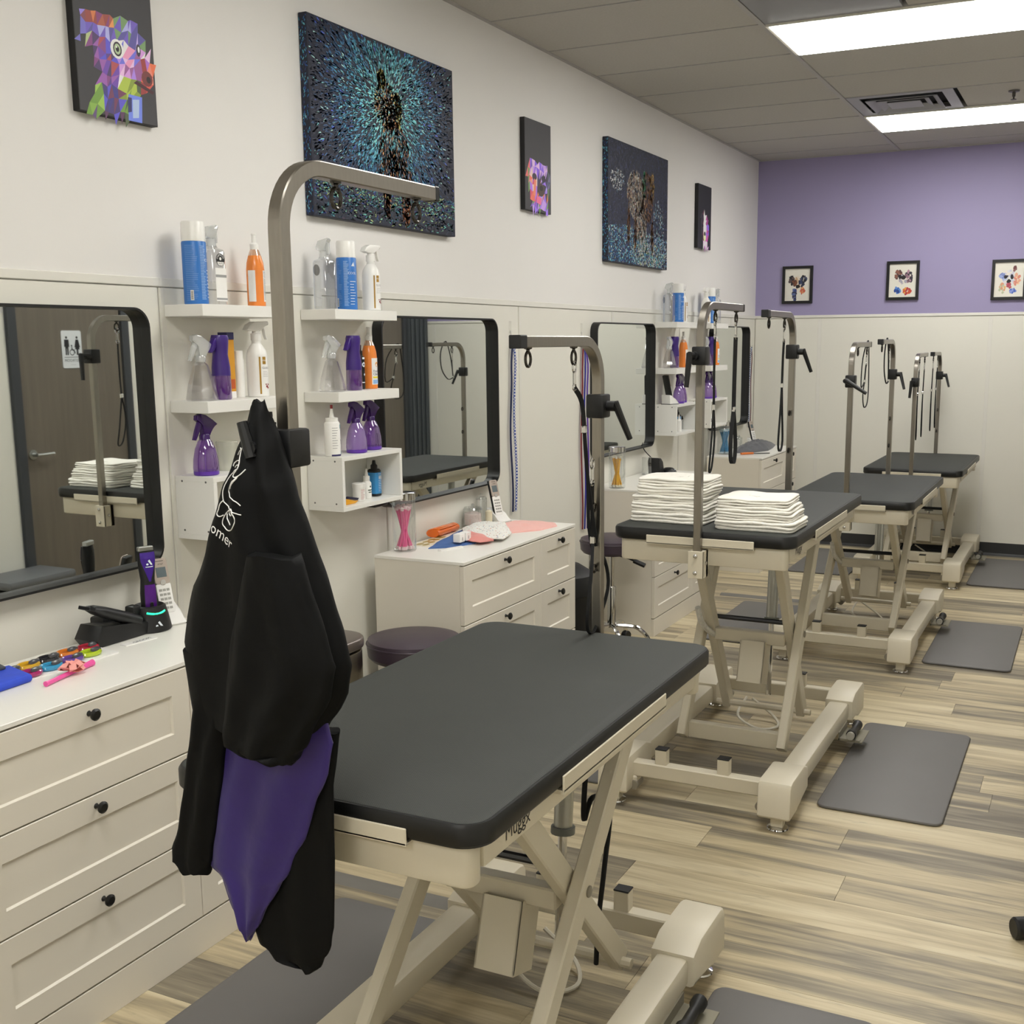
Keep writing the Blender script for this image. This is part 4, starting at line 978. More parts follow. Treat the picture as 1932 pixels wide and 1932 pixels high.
def spray_head(t, z, mat, kind):
    if kind == 'curved':      # swept head with a beak behind and a long slanting trigger
        bm = NB(); trig(bm, [(0.034, z + 0.078), (0.020, z + 0.083), (-0.004, z + 0.078), (-0.030, z + 0.062), (-0.054, z + 0.047), (-0.036, z + 0.043), (-0.026, z + 0.034), (-0.018, z + 0.014), (0.012, z + 0.014), (0.010, z + 0.048), (0.022, z + 0.056), (0.036, z + 0.064)], 0.009); obj('spray_head', bm, mat, t)
        bm = NB(); trig(bm, [(0.012, z + 0.056), (0.027, z + 0.058), (0.040, z + 0.028), (0.050, z + 0.004), (0.042, z + 0.002), (0.028, z + 0.022), (0.020, z + 0.040)], 0.006, 0.002); obj('trigger', bm, mat, t)
        bm = NB(); lathe(bm, [(0.0165, z), (0.0165, z + 0.016), (0.014, z + 0.02)], n=16); obj('collar', bm, mat, t)
    elif kind == 'wide':      # broad flat head
        bm = NB(); trig(bm, [(-0.052, z + 0.034), (-0.040, z + 0.050), (-0.016, z + 0.060), (0.050, z + 0.062), (0.055, z + 0.055), (0.050, z + 0.050), (0.030, z + 0.046), (0.012, z + 0.030), (-0.03, z + 0.030)], 0.012); obj('spray_head', bm, mat, t)
        bm = NB(); sweep(bm, smoothpts([(0, 0.030, z + 0.046), (0, 0.038, z + 0.034), (0, 0.042, z + 0.018), (0, 0.050, z + 0.004)], 4), rsec(0.012, 0.004, 0.001), side=(1, 0, 0)); obj('trigger', bm, mat, t)
        bm = NB(); lathe(bm, [(0.017, z), (0.017, z + 0.022), (0.012, z + 0.024), (0.012, z + 0.034)], n=18); obj('collar', bm, mat, t)
    else:                     # boxy head
        bm = NB(); trig(bm, [(0.026, z + 0.060), (0.020, z + 0.066), (-0.018, z + 0.058), (-0.028, z + 0.036), (-0.026, z + 0.028), (-0.012, z + 0.022), (0.010, z + 0.024), (0.014, z + 0.044)], 0.011); obj('spray_head', bm, mat, t)
        bm = NB(); trig(bm, [(0.014, z + 0.048), (0.024, z + 0.050), (0.024, z + 0.012), (0.016, z + 0.010), (0.015, z + 0.03)], 0.006, 0.002); obj('trigger', bm, mat, t)
        bm = NB(); lathe(bm, [(0.0155, z), (0.0155, z + 0.022), (0.012, z + 0.025)], n=16); obj('collar', bm, mat, t)
def b_square(name, label, grp, loc, rz=0.0, side=0):
    t = local(name, label, 'spray bottle', loc, rz, grp)
    bm = NB(); prof = [(0.030, 0), (0.0325, 0.003), (0.0325, 0.160), (0.029, 0.168), (0.016, 0.174), (0.014, 0.180)]
    lathe(bm, prof, n=28, sq=5); obj('bottle_body', bm, CLEAR, t)
    spray_head(t, 0.178, CLEARH, 'box')
    f = (lambda x, y: (0.0334, x, y)) if not side else (lambda x, y: (x, -0.0334, y))
    s = 1
    bm = NB(); poly(bm, f, [(-0.024, 0.012), (0.024, 0.012), (0.024, 0.112), (-0.024, 0.112)]); obj('label', bm, LABELW, t)
    g = (lambda x, y: (0.0338, x, y)) if not side else (lambda x, y: (x, -0.0338, y))
    bm = NB(); poly(bm, g, [(-0.024, 0.084), (0.024, 0.084), (0.024, 0.092), (-0.024, 0.092)]); poly(bm, g, [(-0.024, 0.016), (0.024, 0.016), (0.024, 0.022), (-0.024, 0.022)]); obj('label_bars', bm, INKG, t)
    bm = NB(); disc(bm, g, 0.0, 0.137, 0.0195, 22); obj('logo_disc', bm, INK, t)
    h_ = (lambda x, y: (0.0342, x, y)) if not side else (lambda x, y: (x, -0.0342, y))
    bm = NB()
    for k, ch in enumerate('CHEMICAL'):
        a = PI * (0.90 - 0.80 * k / 7)
        ca, sa = math.cos(a - PI / 2), math.sin(a - PI / 2)
        add_text(bm, ch, 0.0088, lambda x, y: h_(0.0142 * math.cos(a) + x * ca - y * sa, 0.137 + 0.0142 * math.sin(a) + x * sa + y * ca))
    poly(bm, h_, [(-0.015, 0.1305), (0.015, 0.1305), (0.0125, 0.1235), (0.006, 0.1195), (-0.006, 0.1195), (-0.0125, 0.1235)])
    disc(bm, h_, 0, 0.140, 0.005, 8); obj('logo_lettering', bm, LABELW, t)
    i_ = (lambda x, y: (0.0346, x, y)) if not side else (lambda x, y: (x, -0.0346, y))
    bm = NB(); add_text(bm, 'GUYS', 0.0075, lambda x, y: i_(x, y + 0.1258)); obj('logo_word', bm, INK, t)
    return t
def b_orange(name, label, grp, loc, rz=0.0, front=False):
    t = local(name, label, 'bottle', loc, rz, grp)
    bm = NB(); lathe(bm, [(0.026, 0), (0.0288, 0.003), (0.0288, 0.118), (0.0265, 0.140), (0.0205, 0.162)], n=26); obj('bottle_body', bm, ORNG, t)
    bm = NB(); lathe(bm, [(0.0205, 0.162), (0.0165, 0.174), (0.013, 0.182)], n=26); obj('shoulder', bm, MC('orange_clear', '#f4d4bc', 0.2, body=0.35, bodycol='#f0d0b4'), t)
    bm = NB(); lathe(bm, [(0.0135, 0.180), (0.0135, 0.198), (0.008, 0.203), (0.0075, 0.226), (0.0085, 0.227), (0.0085, 0.231)], n=16); obj('pump_cap', bm, WPL, t)
    rg = random.Random(8); f = cylmap(0.0288, 0.75 if not front else 0.0); g = cylmap(0.0288, 0.75 if not front else 0.0, 0, 0.0009)
    bm = NB(); patch(bm, f, -0.020, 0.022, 0.016, 0.115, 8)
    if not front: patch(bm, cylmap(0.0288, -1.25), -0.016, 0.010, 0.016, 0.115, 8)
    obj('label', bm, LABELW, t)
    bm = NB()
    if not front:
        add_text(bm, 'Fresh', 0.0135, lambda x, y: g(x - 0.001, y + 0.107)); add_text(bm, 'Clean', 0.0135, lambda x, y: g(x, y + 0.097))
    else:
        add_text(bm, 'Fresh', 0.013, lambda x, y: g(x, y + 0.066)); add_text(bm, 'Clean', 0.013, lambda x, y: g(x, y + 0.055))
    obj('label_name', bm, NAVY, t)
    bm = NB()
    if not front: textlines(bm, g, -0.017, 0.018, 0.022, 0.088, 22, rg, 0.0014)
    else: patch(bm, g, -0.016, 0.018, 0.04, 0.0465, 5)
    obj('label_print', bm, INKG if not front else YEL, t)
    if front:
        bm = NB(); patch(bm, g, -0.016, 0.018, 0.019, 0.034, 5); obj('label_block', bm, M('sky_print', '#8fb8e8', 0.5), t)
        bm = NB(); disc(bm, g, 0.004, 0.092, 0.009, 12); obj('orange_picture', bm, M('orange_print', '#e8a04a', 0.5), t)
    return t
def b_cone(name, label, grp, loc, rz=0.0):
    t = local(name, label, 'spray bottle', loc, rz, grp)
    bm = NB(); lathe(bm, [(0.045, 0), (0.0485, 0.004), (0.0475, 0.012), (0.040, 0.05), (0.0225, 0.108), (0.0145, 0.116), (0.0135, 0.122)], n=8); obj('bottle_body', bm, MC('clear_cone', '#f0f0f1', 0.3, 0.06), t, 20)
    spray_head(t, 0.118, CLEARH, 'curved')
    return t
def b_mister(name, label, grp, loc, rz=0.0):
    t = local(name, label, 'spray bottle', loc, rz, grp)
    bm = NB(); lathe(bm, [(0.027, 0), (0.0295, 0.004), (0.0285, 0.076)], n=24); obj('tank', bm, MC('purple_tank', '#7a3fa4', 0.2, body=0.45, bodycol='#7a3aa4'), t)
    bm = NB(); lathe(bm, [(0.012, 0.02), (0.012, 0.07)], n=12); obj('inner_cylinder', bm, M('lilac_part', '#a47ad0', 0.3), t)
    bm = NB(); lathe(bm, [(0.0292, 0.074), (0.0285, 0.10), (0.0235, 0.140), (0.0265, 0.172), (0.0275, 0.188), (0.0245, 0.199)], n=24); obj('grip', bm, PURD, t)
    bm = NB(); trig(bm, [(0.020, 0.196), (0.032, 0.186), (0.044, 0.162), (0.053, 0.148), (0.046, 0.144), (0.032, 0.153), (0.020, 0.168)], 0.009); obj('trigger', bm, PURD, t)
    return t
def b_gold(name, label, grp, loc, rz=0.0):
    t = local(name, label, 'spray bottle', loc, rz, grp)
    bm = NB(); lathe(bm, [(0.031, 0), (0.0342, 0.004), (0.0342, 0.130), (0.030, 0.150), (0.020, 0.166), (0.015, 0.172), (0.0145, 0.186)], n=28); obj('bottle_body', bm, WPL, t)
    spray_head(t, 0.182, WPL, 'wide')
    a0 = -rz - 0.12
    f = cylmap(0.0342, a0)
    bm = NB(); patch(bm, f, -0.020, -0.0145, 0.010, 0.150 - 0.02, 2); obj('gold_stripe', bm, GOLD, t)
    bm = NB(); patch(bm, f, -0.008, 0.005, 0.106, 0.130, 4); obj('badge', bm, GOLD, t)
    g = cylmap(0.0342, a0, 0, 0.0009)
    bm = NB(); add_text(bm, 'Well', 0.008, lambda x, y: g(x - 0.0015, y + 0.118)); obj('badge_word', bm, LABELW, t)
    bm = NB(); add_text(bm, 'GLOCO', 0.0105, lambda x, y: g(x + 0.008, y + 0.094)); textlines(bm, g, -0.008, 0.020, 0.066, 0.082, 4, random.Random(3), 0.0008); obj('label_print', bm, INKG, t)
    bm = NB()
    for x, y, r in ((0.006, 0.034, 0.004), (0.013, 0.040, 0.0035), (0.012, 0.030, 0.0035), (0.002, 0.041, 0.0025)): disc(bm, g, x, y, r, 10)
    obj('berries', bm, RED, t)
    return t
def b_purple(name, label, grp, loc, rz=0.0, full=False, writing=False):
    t = local(name, label, 'spray bottle', loc, rz, grp)
    bm = NB(); lathe(bm, [(0.0385, 0.010), (0.0395, 0.022), (0.0375, 0.050), (0.031, 0.082), (0.0215, 0.105), (0.0155, 0.112), (0.0145, 0.118)], n=26); obj('bottle_body', bm, PURF if full else PURC, t)
    bm = NB(); lathe(bm, [(0.035, 0), (0.0385, 0.003), (0.0388, 0.014)], n=26); obj('base_ring', bm, PURB, t)
    bm = NB(); tube(bm, [(0, 0, 0.115), (0.004, -0.003, 0.06), (0.008, -0.006, 0.015)], 0.0025, 6); obj('dip_tube', bm, M('tube_lilac', '#c8b0dc', 0.3), t)
    spray_head(t, 0.108, PURT, 'curved')
    if writing:
        g = cylmap(0.0392, -rz + 0.55, 0, 0.001)
        bm = NB()
        for s_, dx in (('Aqua Spritz', -0.004), ('Freshener', 0.007)):
            add_text(bm, s_, 0.0095, lambda x, y: (lambda q: (q[0] * (1 - 0.12 * max(0, (x + 0.01) / 0.03)), q[1] * (1 - 0.12 * max(0, (x + 0.01) / 0.03)), q[2]))(g(dx - y, 0.045 + x)))
        obj('handwriting', bm, INK, t)
    return t
def b_squeeze(name, label, grp, loc, rz=0.0):
    t = local(name, label, 'bottle', loc, rz, grp)
    bm = NB(); lathe(bm, [(0.026, 0), (0.0282, 0.003), (0.0282, 0.118), (0.024, 0.124)], n=24); obj('bottle_body', bm, WPL, t)
    bm = NB(); lathe(bm, [(0.0225, 0.124), (0.0225, 0.138), (0.009, 0.140), (0.0045, 0.172)], n=20); obj('nozzle_cap', bm, WPL, t)
    bm = NB(); lathe(bm, [(0.0048, 0.170), (0.0046, 0.184)], n=10); obj('red_tip', bm, RED, t)
    f = cylmap(0.0282, 0.1); rg = random.Random(6)
    bm = NB(); patch(bm, f, 0.004, 0.026, 0.100, 0.114, 5); patch(bm, f, 0.008, 0.026, 0.006, 0.018, 5); obj('teal_bars', bm, TEAL, t)
    bm = NB(); patch(bm, f, -0.034, 0.008, 0.002, 0.008, 8); obj('navy_band', bm, NAVY, t)
    bm = NB(); disc(bm, f, 0.022, 0.055, 0.006, 12); disc(bm, f, 0.023, 0.046, 0.005, 10); obj('dog_picture', bm, M('brown_print', '#4a2c1e', 0.5), t)
    bm = NB(); textlines(bm, f, -0.030, -0.006, 0.03, 0.102, 9, rg, 0.0018); obj('label_print', bm, INKG, t)
    return t
NOZ_L = PI      # nozzle toward the camera side (-y)
UP, MID, BOX, INB = 1.7651, 1.4751, 1.2451, 1.0632
# first set
b_can('hairspray_can', 'blue can covered in fine print, leftmost on the top shelf left of the tall arm', 'blue spray cans', (0.082, 2.716, UP), 0.0)
b_square('spray_bottle', 'clear bottle with round black logo beside the can left of the tall arm', 'clear square spray bottles', (0.075, 2.800, UP), 0.0)
b_orange('finishing_spray', 'orange bottle with white pump on the top shelf left of the tall arm', 'orange pump bottles', (0.080, 2.995, UP), 0.0)
b_cone('spray_bottle', 'empty clear cone-shaped spray bottle on the middle shelf left of the tall arm', 'clear cone spray bottles', (0.085, 2.713, MID), NOZ_L)
b_mister('mist_bottle', 'purple mist bottle on the middle shelf left of the tall arm, before a yellow box', 'purple mist bottles', (0.092, 2.795, MID), NOZ_L)
b_gold('spray_bottle', 'white gold-striped spray bottle on the middle shelf left of the tall arm', 'white gold-striped spray bottles', (0.083, 2.978, MID), 0.0)
t = thing('comb_box', 'slim yellow and blue upright box behind a purple mist bottle', 'box', (0.055, 2.868, MID))
bm = NB(); box(bm, 0.035, 0.072, 2.852, 2.884, MID, MID + 0.185, 0.001); obj('carton', bm, M('yellow_card', '#d89a2a', 0.5), t)
bm = NB(); box(bm, 0.0345, 0.0725, 2.8515, 2.8845, MID + 0.185, MID + 0.208, 0.001); obj('blue_top', bm, M('box_navy', '#2f2f62', 0.5), t)
bm = NB(); box(bm, 0.0718, 0.0726, 2.862, 2.880, MID + 0.03, MID + 0.06); obj('red_mark', bm, M('box_red', '#c0582a', 0.5), t)
bm = NB(); box(bm, 0.0345, 0.0725, 2.8515, 2.8845, MID, MID + 0.022, 0.001); obj('white_foot', bm, LABELW, t)
bm = NB(); lathe(bm, [(0.016, 0), (0.0175, 0.002), (0.0175, 0.120), (0.015, 0.126), (0.015, 0.15)], (0.048, 2.928, MID), 20)
tag(obj('white_tube', bm, WPL), 'plain white upright tube between the yellow box and the gold-striped bottle', 'tube')
b_purple('spray_bottle', 'purple see-through spray bottle alone on the white wall box left of the black jacket', 'purple spray bottles', (0.085, 2.712, BOX), NOZ_L)
t = thing('plastic_tub', 'frosted clear tub behind the tip of the black jacket, on the wall box', 'tub', (0.06, 2.85, BOX))
bm = NB(); lathe(bm, [(0.030, 0), (0.034, 0.075), (0.0345, 0.08)], (0.055, 2.845, BOX), 22, True, False); obj('tub_body', bm, MC('frosted', '#eceee8', 0.2, body=0.4, bodycol='#ecece0'), t)
bm = NB(); lathe(bm, [(0.0355, 0.08), (0.0355, 0.092), (0.033, 0.094)], (0.055, 2.845, BOX), 22); obj('tub_lid', bm, MC('frosted'), t)
t = thing('pump_bottle', 'black pump bottle peeking out between the jacket tip and the tall arm', 'bottle', (0.085, 3.033, BOX))
bm = NB(); lathe(bm, [(0.017, 0), (0.019, 0.003), (0.019, 0.105), (0.010, 0.118)], (0.085, 3.028, BOX), 18); obj('bottle_body', bm, BLACKP, t)
bm = NB(); lathe(bm, [(0.012, 0.116), (0.012, 0.135), (0.007, 0.137), (0.007, 0.16), (0.009, 0.162), (0.008, 0.178)], (0.085, 3.028, BOX), 14); box(bm, 0.08, 0.09, 3.028, 3.052, BOX + 0.134, BOX + 0.142); obj('pump', bm, BLACKP, t)
# second set
b_square('spray_bottle', 'clear square spray bottle on the top shelf right of the tall arm', 'clear square spray bottles', (0.085, 3.358, UP), NOZ_L + PI / 2, 1)
b_can('hairspray_can', 'blue spray can between two spray bottles, on the top shelf right of the tall arm', 'blue spray cans', (0.080, 3.497, UP), -0.9)
b_gold('spray_bottle', 'white gold-striped spray bottle at the right of the top shelf, under the large canvas', 'white gold-striped spray bottles', (0.080, 3.652, UP), 0.0)
b_cone('spray_bottle', 'empty clear cone-shaped spray bottle on the middle shelf right of the tall arm', 'clear cone spray bottles', (0.088, 3.375, MID), NOZ_L)
b_mister('mist_bottle', 'purple mist bottle on the middle shelf right of the tall arm, before a black bottle', 'purple mist bottles', (0.092, 3.505, MID), NOZ_L)
def b_black(label, loc):
    t = local('coat_spray', label, 'bottle', loc, 0, 'slim black bottles')
    bm = NB(); lathe(bm, [(0.0155, 0), (0.017, 0.003), (0.017, 0.118), (0.009, 0.128)], n=18); obj('bottle_body', bm, BLACKP, t)
    bm = NB(); lathe(bm, [(0.010, 0.127), (0.010, 0.142), (0.006, 0.145), (0.006, 0.165)], n=12); obj('cap', bm, BLACKP, t)
    f = cylmap(0.017, -0.2); bm = NB(); disc(bm, f, 0.003, 0.092, 0.009, 12, 0.004); disc(bm, f, 0.006, 0.055, 0.0045, 10); patch(bm, f, -0.008, 0.008, 0.024, 0.027, 3); patch(bm, f, -0.004, 0.009, 0.112, 0.119, 3); obj('white_print', bm, WPR, t)
b_black('slim black bottle with white print, squeezed between purple mister and orange bottle', (0.062, 3.588, MID))
b_orange('finishing_spray', 'orange pump bottle with picture label on the middle shelf beside the second mirror', 'orange pump bottles', (0.062, 3.650, MID), 0.0, True)
b_squeeze('powder_bottle', 'white squeeze bottle with red tip on the wall box right of the tall arm', 'white squeeze bottles', (0.098, 3.350, BOX))
b_purple('spray_bottle', 'cloudy purple spray bottle with black handwriting, right of the red-tipped bottle', 'purple spray bottles', (0.098, 3.497, BOX), NOZ_L, True, True)
b_purple('spray_bottle', 'empty purple spray bottle overlapping the second mirror, right end of the wall box', 'purple spray bottles', (0.078, 3.622, BOX), NOZ_L)
t = thing('deshedding_blade', 'yellow and black tool lying in the wall box right of the jacket', 'tool', (0.12, 3.40, INB))
bm = NB(); prism(bm, [(3.365, INB), (3.44, INB), (3.462, INB + 0.008), (3.42, INB + 0.011), (3.40, INB + 0.02), (3.37, INB + 0.024)], 0.10, 0.125, 'yz', 0.003); obj('tool_body', bm, M('tool_yellow', '#e0a020', 0.4), t)
bm = NB(); prism(bm, [(3.40, INB + 0.0205), (3.462, INB + 0.0085), (3.47, INB + 0.016), (3.41, INB + 0.028)], 0.104, 0.121, 'yz', 0.003); obj('grip', bm, M('tool_navy', '#221f3c', 0.5), t)
t = thing('cream_jar', 'small white round jar in the wall box, left of the dropper bottle', 'jar', (0.09, 3.50, INB))
bm = NB(); lathe(bm, [(0.0215, 0), (0.0235, 0.002), (0.0235, 0.050)], (0.095, 3.505, INB), 22); obj('jar_body', bm, WPL, t)
bm = NB(); lathe(bm, [(0.0255, 0.049), (0.0255, 0.065), (0.0235, 0.067)], (0.095, 3.505, INB), 22); obj('jar_lid', bm, WPL, t)
f_ = cylmap(0.0235, -0.3); bm = NB(); textlines(bm, lambda x, y: tuple(a + b for a, b in zip(f_(x, y), (0.095, 3.505, INB))), -0.008, 0.010, 0.008, 0.042, 8, random.Random(2), 0.0016); obj('label_print', bm, M('pink_grey_print', '#c48a8a', 0.5), t)
t = thing('dropper_bottle', 'white dropper bottle with pointed cap in the wall box', 'bottle', (0.08, 3.575, INB))
bm = NB(); lathe(bm, [(0.0165, 0), (0.018, 0.002), (0.018, 0.058), (0.011, 0.068)], (0.08, 3.578, INB), 20); obj('bottle_body', bm, WPL, t)
bm = NB(); lathe(bm, [(0.0125, 0.066), (0.0125, 0.084), (0.007, 0.086), (0.003, 0.112)], (0.08, 3.578, INB), 16); obj('pointed_cap', bm, WPL, t)
f_ = cylmap(0.018, -0.2); bm = NB(); ff = lambda x, y: tuple(a + b for a, b in zip(f_(x, y), (0.08, 3.578, INB)))
patch(bm, ff, -0.009, 0.010, 0.030, 0.034, 4); patch(bm, ff, -0.007, 0.010, 0.022, 0.025, 4); disc(bm, ff, 0.002, 0.045, 0.004, 8); obj('label_print', bm, M('green_print', '#2a4a34', 0.5), t)
def b_oil(label, loc, h_=1.0):
    t = local('blade_oil', label, 'bottle', loc, 0, 'blue oil bottles')
    bm = NB(); lathe(bm, [(0.020, 0), (0.0225, 0.003), (0.0225, 0.098), (0.018, 0.104)], n=22, sq=4); obj('bottle_body', bm, BLACKP, t)
    bm = NB(); lathe(bm, [(0.0135, 0.103), (0.0135, 0.118), (0.008, 0.124), (0.006, 0.138)], n=14); obj('cap', bm, BLACKP, t)
    bm = NB(); lathe(bm, [(0.0230, 0.010), (0.0230, 0.092)], n=22, sq=4, cap0=False, cap1=False); obj('blue_label', bm, M('oil_blue', '#3a8cc8', 0.4), t)
    f = lambda x, y: (0.0236, x, y); bm = NB(); poly(bm, f, [(-0.004, 0.066), (0.014, 0.066), (0.014, 0.079), (-0.004, 0.079)]); textlines(bm, f, -0.006, 0.015, 0.02, 0.06, 7, random.Random(5), 0.0014); obj('label_print', bm, WPR, t)
    g = lambda x, y: (0.0240, x, y)
    bm = NB(); add_text(bm, 'BLADE', 0.0058, lambda x, y: g(x + 0.005, y + 0.0755)); add_text(bm, 'LUBE', 0.0058, lambda x, y: g(x + 0.005, y + 0.0695)); obj('label_name', bm, INK, t)
    bm = NB(); add_text(bm, 'Oster', 0.0085, lambda x, y: f(x + 0.004, y + 0.086)); obj('script_name', bm, WPR, t)
b_oil('blue-labelled black oil bottle in the wall box beside the second mirror', (0.07, 3.645, INB))
# third set
b_square('spray_bottle', 'clear square spray bottle on the top shelf right of the third mirror', 'clear square spray bottles', (0.082, 6.945, UP), NOZ_L + PI / 2, 1)
b_can('hairspray_can', 'blue spray can on the top shelf right of the third mirror', 'blue spray cans', (0.082, 7.120, UP), -0.8)
b_gold('spray_bottle', 'white gold-striped spray bottle half behind the blue can right of the third mirror', 'white gold-striped spray bottles', (0.065, 7.252, UP), 0.0)
b_cone('spray_bottle', 'empty clear cone-shaped spray bottle on the middle shelf right of the third mirror', 'clear cone spray bottles', (0.085, 6.955, MID), NOZ_L)
b_mister('mist_bottle', 'purple mist bottle on the middle shelf right of the third mirror', 'purple mist bottles', (0.085, 7.055, MID), NOZ_L)
b_black('slim black bottle beside the orange bottle, right of the third mirror', (0.060, 7.140, MID))
b_orange('finishing_spray', 'orange pump bottle with picture label on the middle shelf right of the third mirror', 'orange pump bottles', (0.080, 7.240, MID), 0.0, True)
b_squeeze('powder_bottle', 'white squeeze bottle behind the phone on the wall box right of the third mirror', 'white squeeze bottles', (0.050, 7.010, BOX))
b_purple('spray_bottle', 'cloudy purple spray bottle right of the third mirror', 'purple spray bottles', (0.102, 7.095, BOX), NOZ_L, True)
b_purple('spray_bottle', 'empty purple spray bottle on the box right of the third mirror', 'purple spray bottles', (0.078, 7.215, BOX), NOZ_L)
t = thing('dropper_bottle', 'narrow white bottle left of the blue oil bottle, right of the third mirror', 'bottle', (0.10, 7.06, INB))
bm = NB(); lathe(bm, [(0.0165, 0), (0.018, 0.002), (0.018, 0.07), (0.006, 0.082), (0.003, 0.108)], (0.11, 7.085, INB), 16); obj('bottle_body', bm, WPL, t)
b_oil('blue-labelled black oil bottle in the wall box right of the third mirror', (0.07, 7.165, INB))
t = thing('oil_vial', 'tiny clear vial with black tip in the wall box right of the third mirror', 'vial', (0.07, 7.255, INB))
bm = NB(); lathe(bm, [(0.009, 0), (0.009, 0.06), (0.004, 0.066)], (0.07, 7.265, INB), 12); obj('vial_body', bm, CLEAR, t)
bm = NB(); lathe(bm, [(0.005, 0.065), (0.008, 0.07), (0.003, 0.09)], (0.07, 7.265, INB), 10); obj('vial_tip', bm, BLACKP, t)
# fourth set, partly behind the towel-table arm
b_gold('spray_bottle', 'white gold-striped spray bottle on the top shelf nearest the farthest mirror', 'white gold-striped spray bottles', (0.090, 7.672, UP), 0.0)
b_can('hairspray_can', 'farthest blue spray can, behind the bent arm of the towel table', 'blue spray cans', (0.075, 7.815, UP), -0.5)
b_square('spray_bottle', 'farthest clear square spray bottle, right of the last blue can', 'clear square spray bottles', (0.075, 7.945, UP), NOZ_L + PI / 2, 1)
b_cone('spray_bottle', 'farthest clear cone-shaped spray bottle, beside the farthest purple mister', 'clear cone spray bottles', (0.085, 7.715, MID), NOZ_L)
b_mister('mist_bottle', 'farthest purple mist bottle, behind the black clamp of the towel-table arm', 'purple mist bottles', (0.085, 7.822, MID), NOZ_L)
b_black('farthest slim black bottle, on the shelf beside the last mirror', (0.060, 7.880, MID))
b_orange('finishing_spray', 'farthest orange pump bottle, on the shelf beside the last mirror', 'orange pump bottles', (0.075, 7.955, MID), 0.0, True)
b_purple('spray_bottle', 'farthest cloudy purple spray bottle, just right of the towel-table arm', 'purple spray bottles', (0.085, 7.760, BOX), NOZ_L, True)
b_purple('spray_bottle', 'farthest empty purple spray bottle, on the wall box beside the last mirror', 'purple spray bottles', (0.080, 7.862, BOX), NOZ_L)
t = thing('cream_jar', 'small white jar with dark label in the farthest wall box', 'jar', (0.09, 7.74, INB))
bm = NB(); lathe(bm, [(0.020, 0), (0.020, 0.075), (0.017, 0.08)], (0.11, 7.72, INB), 18); obj('jar_body', bm, WPL, t)
f_ = cylmap(0.020, -0.3); bm = NB(); patch(bm, lambda x, y: tuple(a + b for a, b in zip(f_(x, y), (0.11, 7.72, INB))), -0.006, 0.006, 0.02, 0.045, 3); obj('label_print', bm, INK, t)

# ------------------------------------------------------------------ cordless phones
PHS = M('phone_silver', '#b7aaa0', 0.35, 0.3); PHW = M('phone_white', '#f1f0ed', 0.35); LCD = M('phone_screen', '#5f6b70', 0.15)
def phone(name, label, loc, rz, lean=0.28):
    t = local(name, label, 'phone', loc, rz, 'cordless phones in cradles')
    # cradle faces +x
    bm = NB(); prism(bm, [(-0.030, 0.0), (0.060, 0.0), (0.066, 0.006), (0.020, 0.030), (-0.012, 0.058), (-0.034, 0.062)], -0.036, 0.036, 'xz', 0.006); obj('cradle', bm, PHW, t)
    bm = NB(); prism(bm, [(-0.033, 0.0), (0.058, 0.0), (0.062, 0.004), (-0.034, 0.004)], -0.0375, 0.0375, 'xz', 0.001); obj('cradle_foot', bm, BLACKP, t)
    Mx = Matrix.Translation((0.018, 0, 0.030)) @ Matrix.Rotation(-lean, 4, 'Y')
    def P(name, bm, mat, par=t):
        bmesh.ops.transform(bm, matrix=Mx, verts=bm.verts); return obj(name, bm, mat, par)
    bm = NB(); box(bm, -0.016, 0.0, -0.0235, 0.0235, 0.0, 0.165, 0.006, 2); hs = P('handset', bm, BLACKP)
    bm = NB(); prism(bm, rrect(0.046, 0.078, 0.009, 4, 0, 0.126), -0.001, 0.004, 'yz', 0.001, 1); P('silver_front', bm, PHS, hs)
    bm = NB(); prism(bm, rrect(0.046, 0.088, 0.006, 4, 0, 0.045), -0.001, 0.0035, 'yz', 0.001, 1); P('keypad', bm, PHW, hs)
    bm = NB(); box(bm, 0.003, 0.0046, -0.0155, 0.0155, 0.108, 0.138, 0.0005); P('screen', bm, LCD, hs)
    bm = NB(); lathe(bm, [(0.0085, 0.003), (0.0085, 0.0055), (0.006, 0.006)], (0, 0, 0), 14, axis='x'); bmesh.ops.translate(bm, verts=bm.verts, vec=(0, 0, 0.092)); P('dial_button', bm, M('dial_silver', '#c8c6c2', 0.2, 0.6), hs)
    bm = NB()
    for r in range(5):
        for c in range(3): box(bm, 0.0032, 0.0044, -0.0165 + c * 0.0115, -0.0075 + c * 0.0115, 0.012 + r * 0.0135, 0.019 + r * 0.0135)
    tag(P('number_keys', bm, M('key_grey', '#a3a29c', 0.5), hs), kind='stuff')
    bm = NB(); add_text(bm, 'AT&T', 0.007, lambda x, y: (0.0046, x + 0.002, y + 0.147)); box(bm, 0.004, 0.0044, -0.012, 0.012, 0.156, 0.1575); P('maker_name', bm, INK, hs)
    return t
phone('cordless_phone', 'silver and white cordless phone beside the purple clipper, left of the jacket', (0.105, 2.482, 0.829), -0.35)
phone('cordless_phone', 'silver and white cordless phone behind the pink bandana, by the blue braided leash', (0.095, 4.590, 0.829), -0.35)
phone('cordless_phone', 'farthest cordless phone, on the dresser with the grey apron', (0.13, 8.80, 0.829), -0.30)
t = phone('cordless_phone', 'cordless phone turned edge-on, on the wall box right of the third mirror', (0.085, 6.955, BOX), 1.25, 0.30)

# ------------------------------------------------------------------ things on the dressers
ZD = 0.829
